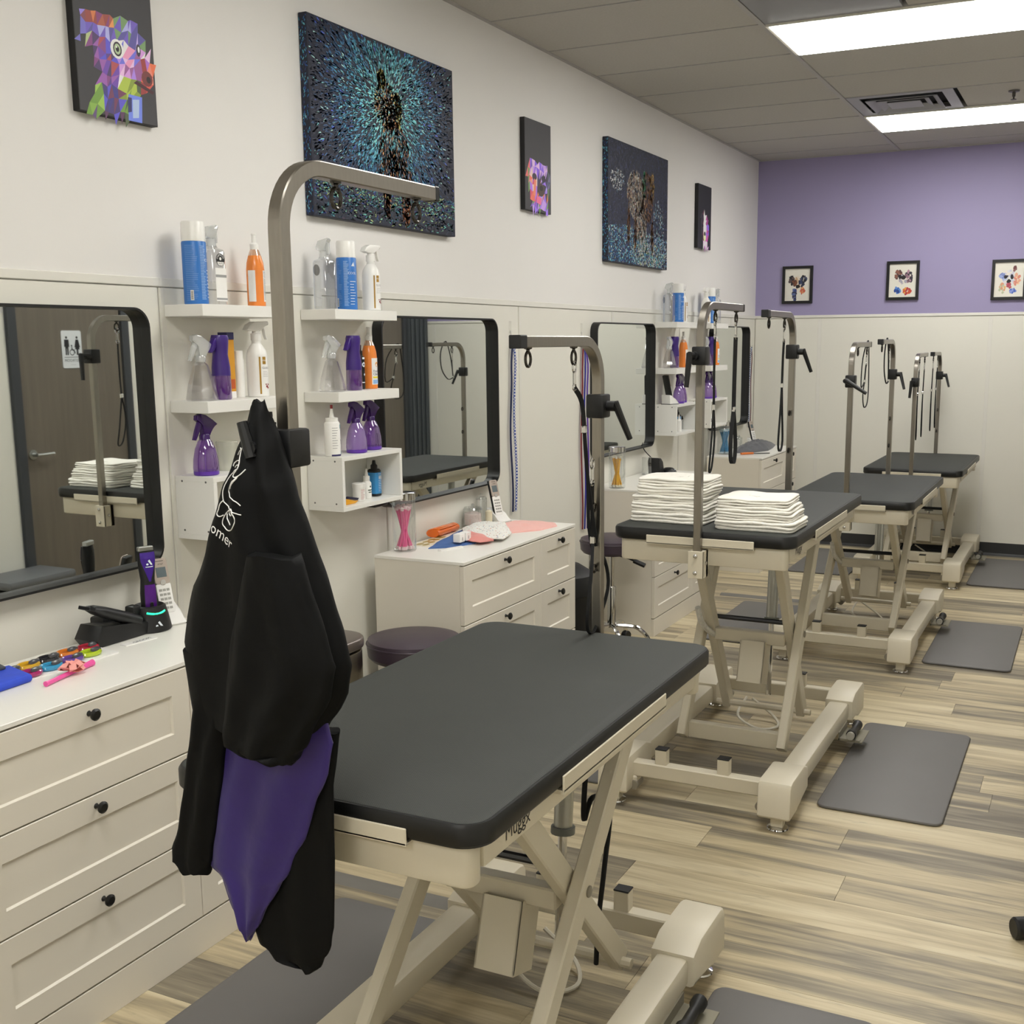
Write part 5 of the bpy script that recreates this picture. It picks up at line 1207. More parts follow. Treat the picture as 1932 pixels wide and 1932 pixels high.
# clipper in its dock
t = thing('clipper_dock', 'rounded black charging dock with green light, left of the phone', 'charging dock', (0.13, 2.395, ZD))
bm = NB(); lathe(bm, [(0.056, 0), (0.060, 0.004), (0.052, 0.045), (0.045, 0.072), (0.040, 0.075), (0.030, 0.058)], (0.13, 2.395, ZD), 28); obj('dock_body', bm, BLACKP, t)
bm = NB(); sweep(bm, [(0.13 + 0.0475 * math.cos(a), 2.395 + 0.0475 * math.sin(a), ZD + 0.060 - 0.006 * math.cos((a + 0.35) * 2.2)) for a in [(-0.95 + 0.1 * i) for i in range(13)]], circ(0.0032, 6)); obj('green_light', bm, M('green_led', '#18d884', 0.4, emit=1.2), t)
g = cylmap(0.055, -0.35, 0, 0.002); gd = lambda x, y: tuple(a + b for a, b in zip(g(x, y), (0.13, 2.395, ZD)))
bm = NB(); poly(bm, gd, [(0.002, 0.034), (0.012, 0.018), (0.006, 0.018), (-0.003, 0.030)]); disc(bm, gd, -0.006, 0.0205, 0.0035, 10); add_text(bm, 'ANDIS', 0.0085, lambda x, y: gd(x, y + 0.011)); obj('maker_name', bm, WPR, t)
PUCL = M('clipper_violet', '#4a2a9a', 0.25, 0.3, var=0.5, vscale=9)
t = local('clipper', 'purple-blue cordless clipper standing upright in the black dock', 'clipper', (0.13, 2.395, ZD + 0.059), -0.35)
bm = NB(); loft(bm, [[(x * a, y * b, z) for x, y in circ(1, 16)] for z, a, b in ((0, 0.017, 0.0235), (0.05, 0.0175, 0.024), (0.09, 0.0155, 0.0205), (0.13, 0.017, 0.025), (0.155, 0.016, 0.0265), (0.172, 0.012, 0.0255))]); obj('body', bm, BLACKP, t)
def lam(z): # front half-width and depth of the body at height z
    pts = ((0, 0.017, 0.0235), (0.05, 0.0175, 0.024), (0.09, 0.0155, 0.0205), (0.13, 0.017, 0.025), (0.155, 0.016, 0.0265), (0.172, 0.012, 0.0255))
    for (z0, a0, b0), (z1, a1, b1) in zip(pts[:-1], pts[1:]):
        if z <= z1: k = (z - z0) / (z1 - z0); return a0 + (a1 - a0) * k, b0 + (b1 - b0) * k
    return pts[-1][1:]
def cf(e): return lambda u, z: (lambda a, b: ((a + e) * math.cos(u), (b + e) * math.sin(u), z))(*lam(z))
bm = NB(); f = cf(0.001)
for k in range(10): 
    z0, z1 = 0.085 + k * 0.0085, 0.085 + (k + 1) * 0.0085
    u0, u1 = min(0.12 + 0.115 * k, 0.95), min(0.12 + 0.115 * (k + 1), 0.95)
    g4 = [f(-u0, z0), f(u0, z0), f(u1, z1), f(-u1, z1)]
    va = [bm.verts.new(f(-u0 + 2 * u0 * i / 6, z0)) for i in range(7)]; vb = [bm.verts.new(f(-u1 + 2 * u1 * i / 6, z1)) for i in range(7)]
    for i in range(6): bm.faces.new((va[i], va[i + 1], vb[i + 1], vb[i]))
obj('upper_shell', bm, PUCL, t)
bm = NB(); patch(bm, f, -0.75, 0.75, 0.004, 0.076, 8, 6); obj('lower_shell', bm, M('clipper_magenta', '#5a2488', 0.25, 0.3, var=0.4, vscale=12), t)
bm = NB(); prism(bm, rrect(0.010, 0.022, 0.0045, 4, 0, 0.014), 0.017, 0.0205, 'yz', 0.001, 1); obj('switch', bm, BLACKP, t)
bm = NB(); fl_ = cf(0.002); poly(bm, fl_, [(0.05, 0.150), (0.38, 0.134), (0.17, 0.134), (-0.12, 0.146)]); disc(bm, lambda x, y: fl_(x, y * 0.022 + 0.1365), -0.2, 0, 0.13, 10); patch(bm, fl_, -0.42, 0.42, 0.1275, 0.1300, 5); obj('maker_mark', bm, WPR, t)
bm = NB(); box(bm, -0.012, 0.004, -0.022, 0.022, 0.172, 0.186, 0.002); obj('blade', bm, ALU, t)
# trimmer resting in its charger
t = thing('trimmer_charger', 'low black trimmer charging stand near the wall', 'charging stand', (0.11, 2.27, ZD))
bm = NB(); prism(bm, [(2.165, ZD + 0.020), (2.18, ZD), (2.355, ZD), (2.358, ZD + 0.035), (2.29, ZD + 0.045), (2.19, ZD + 0.058)], 0.075, 0.165, 'yz', 0.006); obj('stand_body', bm, BLACKP, t)
bm = NB(); box(bm, 0.045, 0.10, 2.25, 2.35, ZD, ZD + 0.062, 0.008, 2); obj('battery_bay', bm, BLACKP, t)
for y_ in (2.275, 2.305): 
    bm = NB(); lathe(bm, [(0.011, ZD + 0.062), (0.011, ZD + 0.0632)], (0.07, y_, 0), 14); obj('socket', bm, M('socket_black', '#020203', 0.8), t)
t = thing('battery', 'small black battery block standing on the trimmer stand', 'battery', (0.115, 2.335, ZD + 0.04))
bm = NB(); box(bm, 0.104, 0.138, 2.325, 2.356, ZD + 0.030, ZD + 0.082, 0.006, 2); obj('battery_body', bm, BLACKP, t)
t = thing('trimmer', 'black trimmer lying tilted on its stand, blade toward the wall mirror', 'trimmer', (0.15, 2.25, ZD + 0.05))
Mx = Matrix.Translation((0.148, 2.235, ZD + 0.066)) @ Matrix.Rotation(0.10, 4, 'Z') @ Matrix.Rotation(0.42, 4, 'X') 
bm = NB(); loft(bm, [[(x * a, y, z * b) for x, z in circ(1, 14)] for y, a, b in ((0.098, 0.014, 0.012), (0.092, 0.020, 0.017), (0.02, 0.0205, 0.0175), (-0.04, 0.018, 0.016), (-0.075, 0.023, 0.013), (-0.09, 0.022, 0.008))]); bmesh.ops.scale(bm, vec=(1, -1, 1), verts=bm.verts); bmesh.ops.scale(bm, vec=(1, -1, 1), verts=bm.verts); bmesh.ops.transform(bm, matrix=Matrix.Translation((0.148, 2.245, ZD + 0.078)) @ Matrix.Rotation(-0.40, 4, 'X'), verts=bm.verts); obj('body', bm, BLACKP, t)
bm = NB(); box(bm, -0.022, 0.022, -0.108, -0.088, -0.006, 0.004, 0.001); bmesh.ops.transform(bm, matrix=Matrix.Translation((0.148, 2.245, ZD + 0.078)) @ Matrix.Rotation(-0.40, 4, 'X'), verts=bm.verts); obj('blade', bm, M('blade_dark', '#3a3b3d', 0.3, 0.8), t)
bm = NB(); add_text(bm, 'andis', 0.014, lambda x, y: (y + 0.006, 0.055 + x, 0.0178)); bmesh.ops.transform(bm, matrix=Matrix.Translation((0.148, 2.245, ZD + 0.0785)) @ Matrix.Rotation(-0.40, 4, 'X'), verts=bm.verts); obj('maker_name', bm, WPR, t)
# label strip
t = thing('label_strip', 'small white printed strip lying before the black dock', 'label', (0.215, 2.275, ZD))
bm = NB(); prism(bm, [(0.186, 2.225), (0.212, 2.222), (0.224, 2.325), (0.198, 2.33)], ZD, ZD + 0.002, 'xy'); obj('paper', bm, LABELW, t)
bm = NB(); add_text(bm, 'GROOM', 0.017, lambda x, y: (0.206 - y, 2.285 + x, ZD + 0.0024)); obj('letters', bm, INK, t)
# display card with coloured rings
t = thing('display_card', 'white backing card of coloured leash rings on the nearest dresser', 'card', (0.165, 2.02, ZD))
bm = NB(); prism(bm, [(0.098, 1.86), (0.238, 1.83), (0.243, 2.165), (0.103, 2.19)], ZD, ZD + 0.003, 'xy'); obj('card', bm, LABELW, t)
rings = [(0.213, 1.905, '#a82a6a', 'magenta'), (0.209, 1.972, '#3a9ac8', 'light blue'), (0.204, 2.043, '#6a4a9a', 'violet'), (0.199, 2.108, '#b4cc2a', 'lime'), (0.150, 2.145, '#a8283a', 'red'), (0.142, 2.082, '#d87a2a', 'orange'), (0.145, 2.018, '#24242a', 'black'), (0.150, 1.952, '#d8a82a', 'amber'), (0.155, 1.888, '#2c2c30', 'charcoal')]
for x_, y_, c_, n_ in rings:
    t = thing('wrist_ring', '%s plastic ring with a grey clip on the display card' % n_, 'ring', (x_, y_, ZD + 0.003), 'coloured rings on the card')
    bm = NB(); torus(bm, (x_, y_, ZD + 0.0095), 0.026, 0.0065, 'z', 20, 8, 1.0)
    bmesh.ops.scale(bm, vec=(0.80, 1.05, 1), space=Matrix.Translation((-x_, -y_, 0)), verts=bm.verts); obj('loop', bm, M('ring_' + n_.replace(' ', '_'), c_, 0.12, coat=0.6), t)
    bm = NB(); loft(bm, [[(x_ + 0.012 * s * a, y_ + 0.020 + 0.016 * s * b, ZD + 0.010 + z) for a, b in circ(1, 12)] for s, z in ((0.7, 0), (1, 0.003), (0.9, 0.008), (0.4, 0.011))]); obj('clip', bm, M('clip_grey', '#4a4a4e', 0.3), t)
# pink pick with ribbon
PINK = M('hot_pink', '#f05aa8', 0.3, var=0.05)
t = thing('bow_pick', 'pink plastic stick with a pale pink ribbon bow at the front of the nearest dresser', 'hair pick', (0.295, 1.95, ZD))
bm = NB(); sweep(bm, [(0.318, 1.862, ZD + 0.007), (0.316, 1.872, ZD + 0.007), (0.287, 1.99, ZD + 0.007), (0.279, 2.030, ZD + 0.008), (0.277, 2.045, ZD + 0.009)], circ(0.006, 8), scale=[1.2, 1.0, 1.0, 1.3, 1.5]); obj('stick', bm, PINK, t)
rg = random.Random(2); bm = NB()
for k in range(9):
    a = 2 * PI * k / 9 + rg.uniform(-.2, .2); c0 = Vector((0.293, 1.965, ZD + 0.012)); d = Vector((math.cos(a) * 0.028, math.sin(a) * 0.035, rg.uniform(0.000, 0.016)))
    sweep(bm, [c0, c0 + d * 0.6 + Vector((0, 0, 0.014)), c0 + d, c0 + d * 0.55 + Vector((0, 0, -0.002)), c0], rsec(0.018, 0.001), side=(-math.sin(a), math.cos(a), 0.3))
obj('ribbon_bow', bm, M('ribbon_pink', '#f2a49c', 0.6), t)
# blue pouch
t = thing('pouch', 'royal blue fabric pouch with a dark zip flap at the left edge of the photo', 'pouch', (0.19, 1.83, ZD))
bm = NB(); slab(bm, [(0.125, 1.70), (0.262, 1.68), (0.254, 1.878), (0.132, 1.91)], ZD, ZD + 0.022, 0.010, 3); obj('pouch_body', bm, M('royal_blue', '#2f4fd0', 0.65, var=0.12, vscale=40, bump=0.3, bscale=60), t)
bm = NB(); slab(bm, [(0.118, 1.69), (0.172, 1.685), (0.165, 1.875), (0.130, 1.885)], ZD + 0.0222, ZD + 0.030, 0.003, 2); obj('zip_flap', bm, M('flap_grey', '#3f434c', 0.6), t)
# glass jars of swabs: each swab is a thing
JAR = MC('jar_glass', '#f4f6f6', 0.22, 0.03)
def swab_jar(loc, colour, mname, word, where, n, seed, r=0.047, h_=0.235, wside='jar'):
    t = local('glass_jar', 'tall glass jar with chrome lid full of %s swabs %s' % (word, where), 'jar', loc, 0, 'glass jars of swabs')
    bm = NB(); lathe(bm, [(r * 0.9, 0.0), (r, 0.006), (r, h_ - 0.025), (r * 0.96, h_ - 0.02)], n=28, cap1=False); obj('glass', bm, JAR, t)
    bm = NB(); lathe(bm, [(r * 0.93, h_ - 0.030), (r * 1.01, h_ - 0.028), (r * 1.01, h_ - 0.002), (r * 0.9, h_)], n=28); obj('lid', bm, CHROME, t)
    sm = M(mname, colour, 0.35, var=0.05); wm = M('swab_tip_' + mname, '#f2d8dc' if word == 'pink' else ('#f0ead8' if word == 'yellow' else '#d0e4f0'), 0.7)
    rg = random.Random(seed); L_ = h_ * 0.75
    bm = NB(); sweep(bm, [(0, 0, 0), (0, 0, L_)], circ(0.0052, 6)); 
    s0 = local('swab', '%s stick swab inside the glass jar %s' % (word, where), 'swab', (0, 0, 0), 0, '%s swabs in a jar' % word); obj('stick', bm, sm, s0)
    for z0 in (-0.002, L_ - 0.010):
        bm = NB(); box(bm, -0.006, 0.006, -0.005, 0.005, z0, z0 + 0.014, 0.002); obj('tip', bm, wm, s0)
    for k in range(n):
        s = s0 if k == 0 else dup(s0)
        a = 2 * PI * k / n * 2.4 + rg.uniform(0, 1); r0 = (r - 0.014) * math.sqrt(rg.random()); b = a + rg.uniform(1.6, 4.0); r1 = (r - 0.013) * math.sqrt(rg.uniform(0.3, 1))
        p0 = Vector((loc[0] + r0 * math.cos(a), loc[1] + r0 * math.sin(a), loc[2] + 0.008)); p1 = Vector((loc[0] + r1 * math.cos(b), loc[1] + r1 * math.sin(b), loc[2] + 0.008 + L_ * 0.97))
        q = Vector((0, 0, 1)).rotation_difference((p1 - p0).normalized())
        s.location = p0; s.rotation_mode = 'QUATERNION'; s.rotation_quaternion = q
swab_jar((0.118, 3.772, ZD), '#ee5f9c', 'swab_pink', 'pink', 'on the second dresser', 24, 3)
swab_jar((0.150, 5.925, ZD), '#f0b41e', 'swab_yellow', 'yellow', 'behind the nearest table far arm', 14, 4)
swab_jar((0.130, 8.040, ZD), '#2f84b4', 'swab_blue', 'blue', 'under the farthest mirror', 24, 5, 0.052)
# second dresser
t = thing('pencil_case', 'glossy orange oval case against the wall behind the denim bandana', 'case', (0.07, 4.17, ZD))
bm = NB(); sweep(bm, [(0.062, 4.075, ZD + 0.019), (0.06, 4.08, ZD + 0.019), (0.052, 4.27, ZD + 0.019), (0.052, 4.275, ZD + 0.019)], [(0.030 * math.cos(a), 0.019 * math.sin(a)) for a in [2 * PI * i / 16 for i in range(16)]], side=(1, 0, 0), scale=[0.9, 1, 1, 0.9]); obj('case_body', bm, M('orange_gloss', '#e8712a', 0.2), t)
bm = NB(); sweep(bm, [(0.085, 4.10, ZD + 0.034), (0.078, 4.25, ZD + 0.034)], rsec(0.004, 0.003)); obj('ridge', bm, M('orange_gloss'), t)
def cloth(name, label, cat, outline, z0, hgt, mat, seed, t_=0.004, amp=0.006, grp=None):
    """a crumpled piece of cloth lying flat: fan grid over a convex outline with wrinkles"""
    rg = random.Random(seed); n = len(outline); cx = sum(p[0] for p in outline) / n; cy = sum(p[1] for p in outline) / n
    pts = []
    for i in range(n):
        a, b = outline[i], outline[(i + 1) % n]
        for k in range(5): pts.append((a[0] + (b[0] - a[0]) * k / 5, a[1] + (b[1] - a[1]) * k / 5))
    ph = [rg.uniform(0, 6.3) for _ in range(4)]
    def zf(x, y, s):
        w_ = math.sin(55 * x + 30 * y + ph[0]) * math.sin(38 * y - 20 * x + ph[1]) + 0.6 * math.sin(90 * y + ph[2])
        return max(z0 + 0.0005, z0 + hgt * (1 - s ** 3) + amp * w_ * (0.4 + 0.6 * (1 - s)) + amp * 0.8)
    bm = NB(); rings = []
    for j in range(9):
        s = 1 - j / 9
        rings.append([(cx + (x - cx) * s, cy + (y - cy) * s, zf(cx + (x - cx) * s, cy + (y - cy) * s, s)) for x, y in pts])
    vs = [[bm.verts.new(p) for p in r] for r in rings]; m_ = len(pts)
    for a, b in zip(vs[:-1], vs[1:]):
        for i in range(m_): bm.faces.new((a[i], a[(i + 1) % m_], b[(i + 1) % m_], b[i]))
    bm.faces.new(vs[-1])
    base = [bm.verts.new((p[0], p[1], z0)) for p in rings[0]]
    for i in range(m_): bm.faces.new((base[i], base[(i + 1) % m_], vs[0][(i + 1) % m_], vs[0][i]))
    bm.faces.new(base[::-1])
    return tag(obj(name, bm, mat, None, 60), label, cat, grp)
def weave(name, base, c2, sc_):
    mt = M(name, base, 0.8, sheen=0.2)
    nt = mt.node_tree; b = nt.nodes['Principled BSDF']; tc = nt.nodes.new('ShaderNodeTexCoord')
    ck = nt.nodes.new('ShaderNodeTexChecker'); ck.inputs['Scale'].default_value = sc_; ck.inputs[1].default_value = (*lin(base), 1); ck.inputs[2].default_value = (*lin(c2), 1)
    nt.links.new(tc.outputs['Object'], ck.inputs['Vector']); nt.links.new(ck.outputs[0], b.inputs['Base Color'])
    return mt
DENIM = M('denim', '#4a6ca8', 0.8, var=0.25, vscale=300); GING = weave('gingham', '#d87a74', '#eaa49c', 260); PKG = weave('pink_gingham', '#f0b0a8', '#f4c4bc', 260)
def dots(name):
    mt = M(name, '#ecebe6', 0.8); nt = mt.node_tree; b = nt.nodes['Principled BSDF']; tc = nt.nodes.new('ShaderNodeTexCoord')
    vo = nt.nodes.new('ShaderNodeTexVoronoi'); vo.inputs['Scale'].default_value = 95
    lt = nt.nodes.new('ShaderNodeMath'); lt.operation = 'LESS_THAN'; lt.inputs[1].default_value = 0.24
    hs = nt.nodes.new('ShaderNodeMix'); hs.data_type = 'RGBA'; hs.inputs[6].default_value = (*lin('#ecebe6'), 1)
    ramp = nt.nodes.new('ShaderNodeValToRGB'); e = ramp.color_ramp.elements; ramp.color_ramp.interpolation = 'CONSTANT'
    e[0].color = (*lin('#c4706a'), 1); e[1].color = (*lin('#6a84a0'), 1); e[1].position = 0.4; k = e.new(0.7); k.color = (*lin('#c0a060'), 1)
    nt.links.new(tc.outputs['Object'], vo.inputs['Vector']); nt.links.new(vo.outputs['Distance'], lt.inputs[0]); nt.links.new(vo.outputs['Color'], ramp.inputs[0])
    nt.links.new(lt.outputs[0], hs.inputs[0]); nt.links.new(ramp.outputs[0], hs.inputs[7]); nt.links.new(hs.outputs[2], b.inputs['Base Color'])
    return mt
cloth('bandana', 'blue denim bandana folded to a point under two small white boxes', 'bandana', [(0.185, 3.84), (0.115, 4.12), (0.075, 4.36), (0.12, 4.40), (0.24, 4.22), (0.30, 4.02), (0.26, 3.90)], ZD, 0.008, DENIM, 1)
cloth('bandana', 'white bandana with tiny coloured dots in the middle of the pile', 'bandana', [(0.11, 4.24), (0.09, 4.42), (0.20, 4.47), (0.36, 4.23), (0.395, 4.09), (0.30, 4.06), (0.19, 4.13)], ZD + 0.014, 0.018, dots('dotted_cotton'), 2)
cloth('bandana', 'red gingham bandana tucked under the white dotted one', 'bandana', [(0.16, 4.10), (0.20, 4.02), (0.34, 3.99), (0.37, 4.05), (0.26, 4.16), (0.17, 4.17)], ZD + 0.012, 0.012, GING, 3)
cloth('bandana', 'pale pink gingham bandana spread toward the corner of the second dresser', 'bandana', [(0.16, 4.44), (0.18, 4.60), (0.36, 4.64), (0.42, 4.56), (0.40, 4.42), (0.31, 4.30), (0.24, 4.36)], ZD, 0.012, PKG, 4)
for k, (x0, y0, lb) in enumerate(((0.245, 3.935, 'left one of two small white boxes lying on the denim bandana'), (0.245, 3.985, 'right one of two small white boxes lying on the denim bandana'))):
    t = thing('bow_box', lb, 'box', (x0, y0, ZD + 0.014), 'two small white boxes')
    bm = NB(); box(bm, x0, x0 + 0.034, y0, y0 + 0.040, ZD + 0.016, ZD + 0.050, 0.002); obj('carton', bm, LABELW, t)
    bm = NB(); box(bm, x0 + 0.034, x0 + 0.0345, y0 + 0.018, y0 + 0.0205, ZD + 0.022, ZD + 0.036); obj('mark', bm, INK, t)
t = thing('ruler', 'thin white plastic strip along the edge of the denim bandana', 'ruler', (0.24, 3.88, ZD)); bm = NB(); prism(bm, [(0.245, 3.815), (0.262, 3.812), (0.300, 3.925), (0.285, 3.93)], ZD, ZD + 0.006, 'xy'); obj('strip', bm, LABELW, t)
t = thing('sticker_sheet', 'clear sheet of gold stickers on the second dresser beside the jar', 'stickers', (0.12, 3.99, ZD))
bm = NB(); prism(bm, [(0.075, 3.88), (0.165, 3.87), (0.10, 4.15), (0.06, 4.14)], ZD, ZD + 0.0012, 'xy'); obj('sheet', bm, M('sheet_cream', '#e8dfc8', 0.3), t)
for (x_, y_) in ((0.098, 3.92), (0.128, 3.915), (0.092, 3.975), (0.118, 3.975), (0.085, 4.03), (0.105, 4.035), (0.080, 4.09), (0.097, 4.095)):
    bm = NB(); lathe(bm, [(0.0135, ZD + 0.0014), (0.0135, ZD + 0.0018)], (x_, y_, 0), 14); bmesh.ops.scale(bm, vec=(0.85, 1.7, 1), space=Matrix.Translation((-x_, -y_, 0)), verts=bm.verts); obj('sticker', bm, M('gold_sticker', '#b8a050', 0.35, 0.4), t)
def clear_jar(label, loc, r, h_, content, knob=True):
    t = local('storage_jar', label, 'jar', loc)
    bm = NB(); lathe(bm, [(r * .95, 0), (r, 0.003), (r, h_), (r * .97, h_ + 0.003)], n=22); obj('jar_body', bm, JAR, t)
    if content: bm = NB(); lathe(bm, [(r * .86, 0.004), (r * .88, h_ * 0.75), (r * .5, h_ * 0.85)], n=14); obj('contents', bm, content, t)
    if knob: bm = NB(); lathe(bm, [(r * 1.03, h_ + 0.002), (r * .9, h_ + 0.012), (0.006, h_ + 0.016), (0.008, h_ + 0.024), (0.003, h_ + 0.028)], n=22); obj('jar_lid', bm, JAR, t)
COTT = M('cotton_pale', '#e6d3cd', 0.9, var=0.1, vscale=60, bump=0.4, bscale=120)
clear_jar('round clear jar of pale cotton against the wall on the second dresser', (0.050, 4.445, ZD), 0.044, 0.070, COTT)
clear_jar('narrow clear jar right of the cotton jar on the second dresser', (0.045, 4.535, ZD), 0.026, 0.105, None)
t = thing('bottle', 'short cream bottle with dark foot inside the narrow clear jar spot', 'bottle', (0.085, 4.535, ZD)); bm = NB(); lathe(bm, [(0.016, 0.006), (0.016, 0.055), (0.010, 0.06)], (0.092, 4.520, ZD), 16); obj('bottle_body', bm, M('cream_plastic', '#dcd4b8', 0.4), t); bm = NB(); lathe(bm, [(0.0165, 0), (0.0165, 0.007)], (0.092, 4.520, ZD), 16); obj('foot', bm, BLACKP, t)
t['label'] = 'short cream bottle in front of the narrow clear jar'
# power strip under the second wall box
t = thing('power_adapter', 'black adapter box on the wall under the second wall box, left of the mirror foot', 'adapter', (0.03, 3.75, 1.03))
bm = NB(); box(bm, 0.001, 0.06, 3.66, 3.755, 1.012, 1.0465, 0.008, 2); obj('adapter_body', bm, BLACKP, t)
bm = NB(); box(bm, 0.02, 0.062, 3.66, 3.757, 1.028, 1.034, 0.001); obj('edge_line', bm, M('adapter_grey', '#8a8a8a', 0.4), t)
# third dresser
clear_jar('clear glass cup on the third dresser beside the black charger', (0.075, 6.60, ZD), 0.034, 0.105, None, False)
t = thing('charger_stand', 'black angled charger with a cord, behind the first towel stack', 'charging dock', (0.13, 6.67, ZD))
bm = NB(); prism(bm, [(6.615, ZD), (6.71, ZD), (6.705, ZD + 0.035), (6.69, ZD + 0.075), (6.655, ZD + 0.100), (6.61, ZD + 0.105), (6.62, ZD + 0.085)], 0.075, 0.150, 'yz', 0.010); obj('stand_body', bm, BLACKP, t)
bm = NB(); tube(bm, smoothpts([(0.09, 6.64, ZD + 0.10), (0.03, 6.66, ZD + 0.15), (0.008, 6.68, ZD + 0.21), (0.010, 6.64, ZD + 0.26), (0.008, 6.88, ZD + 0.33), (0.008, 6.875, ZD + 0.37)], 6), 0.003, 6); obj('power_cord', bm, BLACKP, t)
t = thing('clipper_puck', 'low black dome-shaped case right of the angled charger', 'case', (0.18, 6.72, ZD))
bm = NB(); lathe(bm, [(0.046, 0), (0.050, 0.006), (0.044, 0.018), (0.026, 0.032), (0.016, 0.034)], (0.165, 6.745, ZD), 22); obj('case_body', bm, BLACKP, t)
bm = NB(); box(bm, 0.205, 0.2065, 6.735, 6.76, ZD + 0.018, ZD + 0.023); obj('badge', bm, WPR, t)
# fourth dresser
clear_jar('clear jar of white cotton under the farthest mirror', (0.055, 8.56, ZD), 0.045, 0.075, M('cotton_white', '#eceae4', 0.9, bump=0.4, bscale=120))
clear_jar('smaller clear jar right of the white cotton jar', (0.055, 8.675, ZD), 0.026, 0.06, None)
cloth('apron', 'crumpled grey apron lying on the farthest dresser', 'apron', [(0.20, 8.13), (0.13, 8.34), (0.15, 8.62), (0.20, 8.82), (0.30, 8.84), (0.34, 8.60), (0.36, 8.40), (0.30, 8.22)], ZD, 0.05, M('apron_grey', '#5a5b60', 0.7, sheen=0.2), 7, amp=0.012)
t = thing('shears', 'grooming knife with orange handle in front of the grey apron', 'tool', (0.33, 8.1, ZD))
bm = NB(); sweep(bm, [(0.262, 8.02, ZD + 0.009), (0.30, 8.06, ZD + 0.010), (0.33, 8.09, ZD + 0.009)], rsec(0.024, 0.014, 0.004), side=(0.7, -0.7, 0)); obj('handle', bm, M('handle_orange', '#d8742a', 0.4), t)
bm = NB(); sweep(bm, [(0.33, 8.09, ZD + 0.007), (0.37, 8.13, ZD + 0.006), (0.425, 8.19, ZD + 0.004)], rsec(0.013, 0.005, 0.001), side=(0.7, -0.7, 0)); obj('blade', bm, M('blade_dark'), t)
# ------------------------------------------------------------------ mats, cord covers, stools, bins, chair
def mat_(pts, label):
    bm = NB(); cx = sum(p[0] for p in pts) / 4; cy = sum(p[1] for p in pts) / 4
    slab(bm, rrect(abs(pts[1][0] - pts[0][0]), abs(pts[2][1] - pts[0][1]), 0.035, 5, cx, cy), 0.0, 0.013, 0.008, 2)
    tag(obj('floor_mat', bm, MAT), label, 'mat', 'grey anti-fatigue mats')
def rect(a, b, c, d): return [(a, c), (b, c), (b, d), (a, d)]
for r, l in ((rect(1.79, 2.20, 1.62, 2.61), 'grey floor mat right of the nearest table'), (rect(1.76, 2.19, 3.87, 4.86), 'grey floor mat right of the towel table, with its pedal at the edge'), (rect(1.84, 2.27, 5.93, 6.92), 'grey floor mat right of the third table'), (rect(1.845, 2.28, 8.02, 9.05), 'grey floor mat right of the farthest table'),
             (rect(0.62, 1.05, 1.60, 2.59), 'grey floor mat under the jacket, left of the nearest table'), (rect(0.62, 1.05, 3.74, 4.72), 'grey floor mat left of the towel table'), (rect(0.62, 1.06, 5.93, 6.92), 'grey floor mat left of the third table'), (rect(0.62, 1.06, 8.0, 8.98), 'grey floor mat left of the farthest table')): mat_(r, l)
CC = M('cord_cover_grey', '#77746f', 0.5)
for y_, l in ((2.70, 'grey cord cover on the floor behind the jacket, before the nearest table'), (4.86, 'grey cord cover on the floor by the towel table'), (7.08, 'grey cord cover on the floor left of the third table')):
    bm = NB(); prism(bm, [(y_ - 0.035, 0.0), (y_ + 0.035, 0.0), (y_ + 0.012, 0.012), (y_ - 0.012, 0.012)], 0.42 if y_ > 7 else 0.03, 1.06, 'yz'); tag(obj('cord_cover', bm, CC), l, 'cord cover')
PADM = M('plum_vinyl', '#3f3440', 0.38, var=0.05, bump=0.05)
def stool(x, y, zs, label):
    t = local('stool', label, 'stool', (x, y, 0), 0.3, 'plum padded stools')
    bm = NB(); lathe(bm, [(0.155, zs - 0.085), (0.168, zs - 0.07), (0.172, zs - 0.03), (0.168, zs - 0.012), (0.12, zs), (0.0005, zs + 0.004)], n=36); obj('seat', bm, PADM, t)
    bm = NB(); torus(bm, (0, 0, zs - 0.026), 0.172, 0.003, 'z', 36, 6); obj('seam', bm, PADM, t)
    bm = NB(); lathe(bm, [(0.06, zs - 0.10), (0.06, zs - 0.084)], n=16); obj('seat_plate', bm, BLACKP, t)
    bm = NB(); lathe(bm, [(0.013, 0.3), (0.013, zs - 0.09)], n=14); lathe(bm, [(0.024, 0.12), (0.024, 0.34), (0.022, 0.345)], n=16); obj('column', bm, CHROME, t)
    bm = NB(); tube(bm, [(0, 0, zs - 0.095), (0.09, -0.02, zs - 0.115), (0.13, -0.03, zs - 0.13)], 0.006); sweep(bm, [(0.12, -0.028, zs - 0.127), (0.18, -0.04, zs - 0.15)], circ(0.013, 8)); obj('lever', bm, BLACKP, t)
    for k in range(5):
        a = 2 * PI * k / 5; ca, sa = math.cos(a), math.sin(a)
        bm = NB(); tube(bm, smoothpts([(0.01 * ca, 0.01 * sa, 0.13), (0.12 * ca, 0.12 * sa, 0.125), (0.175 * ca, 0.175 * sa, 0.09), (0.200 * ca, 0.200 * sa, 0.055)], 5), 0.012, 8); l_ = obj('leg', bm, CHROME, t)
        bm = NB(); lathe(bm, [(0.022, -0.018), (0.026, -0.012), (0.026, 0.012), (0.022, 0.018)], n=14, axis='x'); bmesh.ops.rotate(bm, verts=bm.verts, matrix=Matrix.Rotation(a + 1.2, 3, 'Z')); bmesh.ops.translate(bm, verts=bm.verts, vec=(0.205 * ca, 0.205 * sa, 0.026)); obj('caster', bm, BLACKP, l_)
stool(0.385, 3.405, 0.600, 'round plum padded stool beside the steel bin, near side of the second dresser')
stool(0.275, 5.550, 0.620, 'round plum padded stool with chrome legs, partly behind the nearest table far arm')
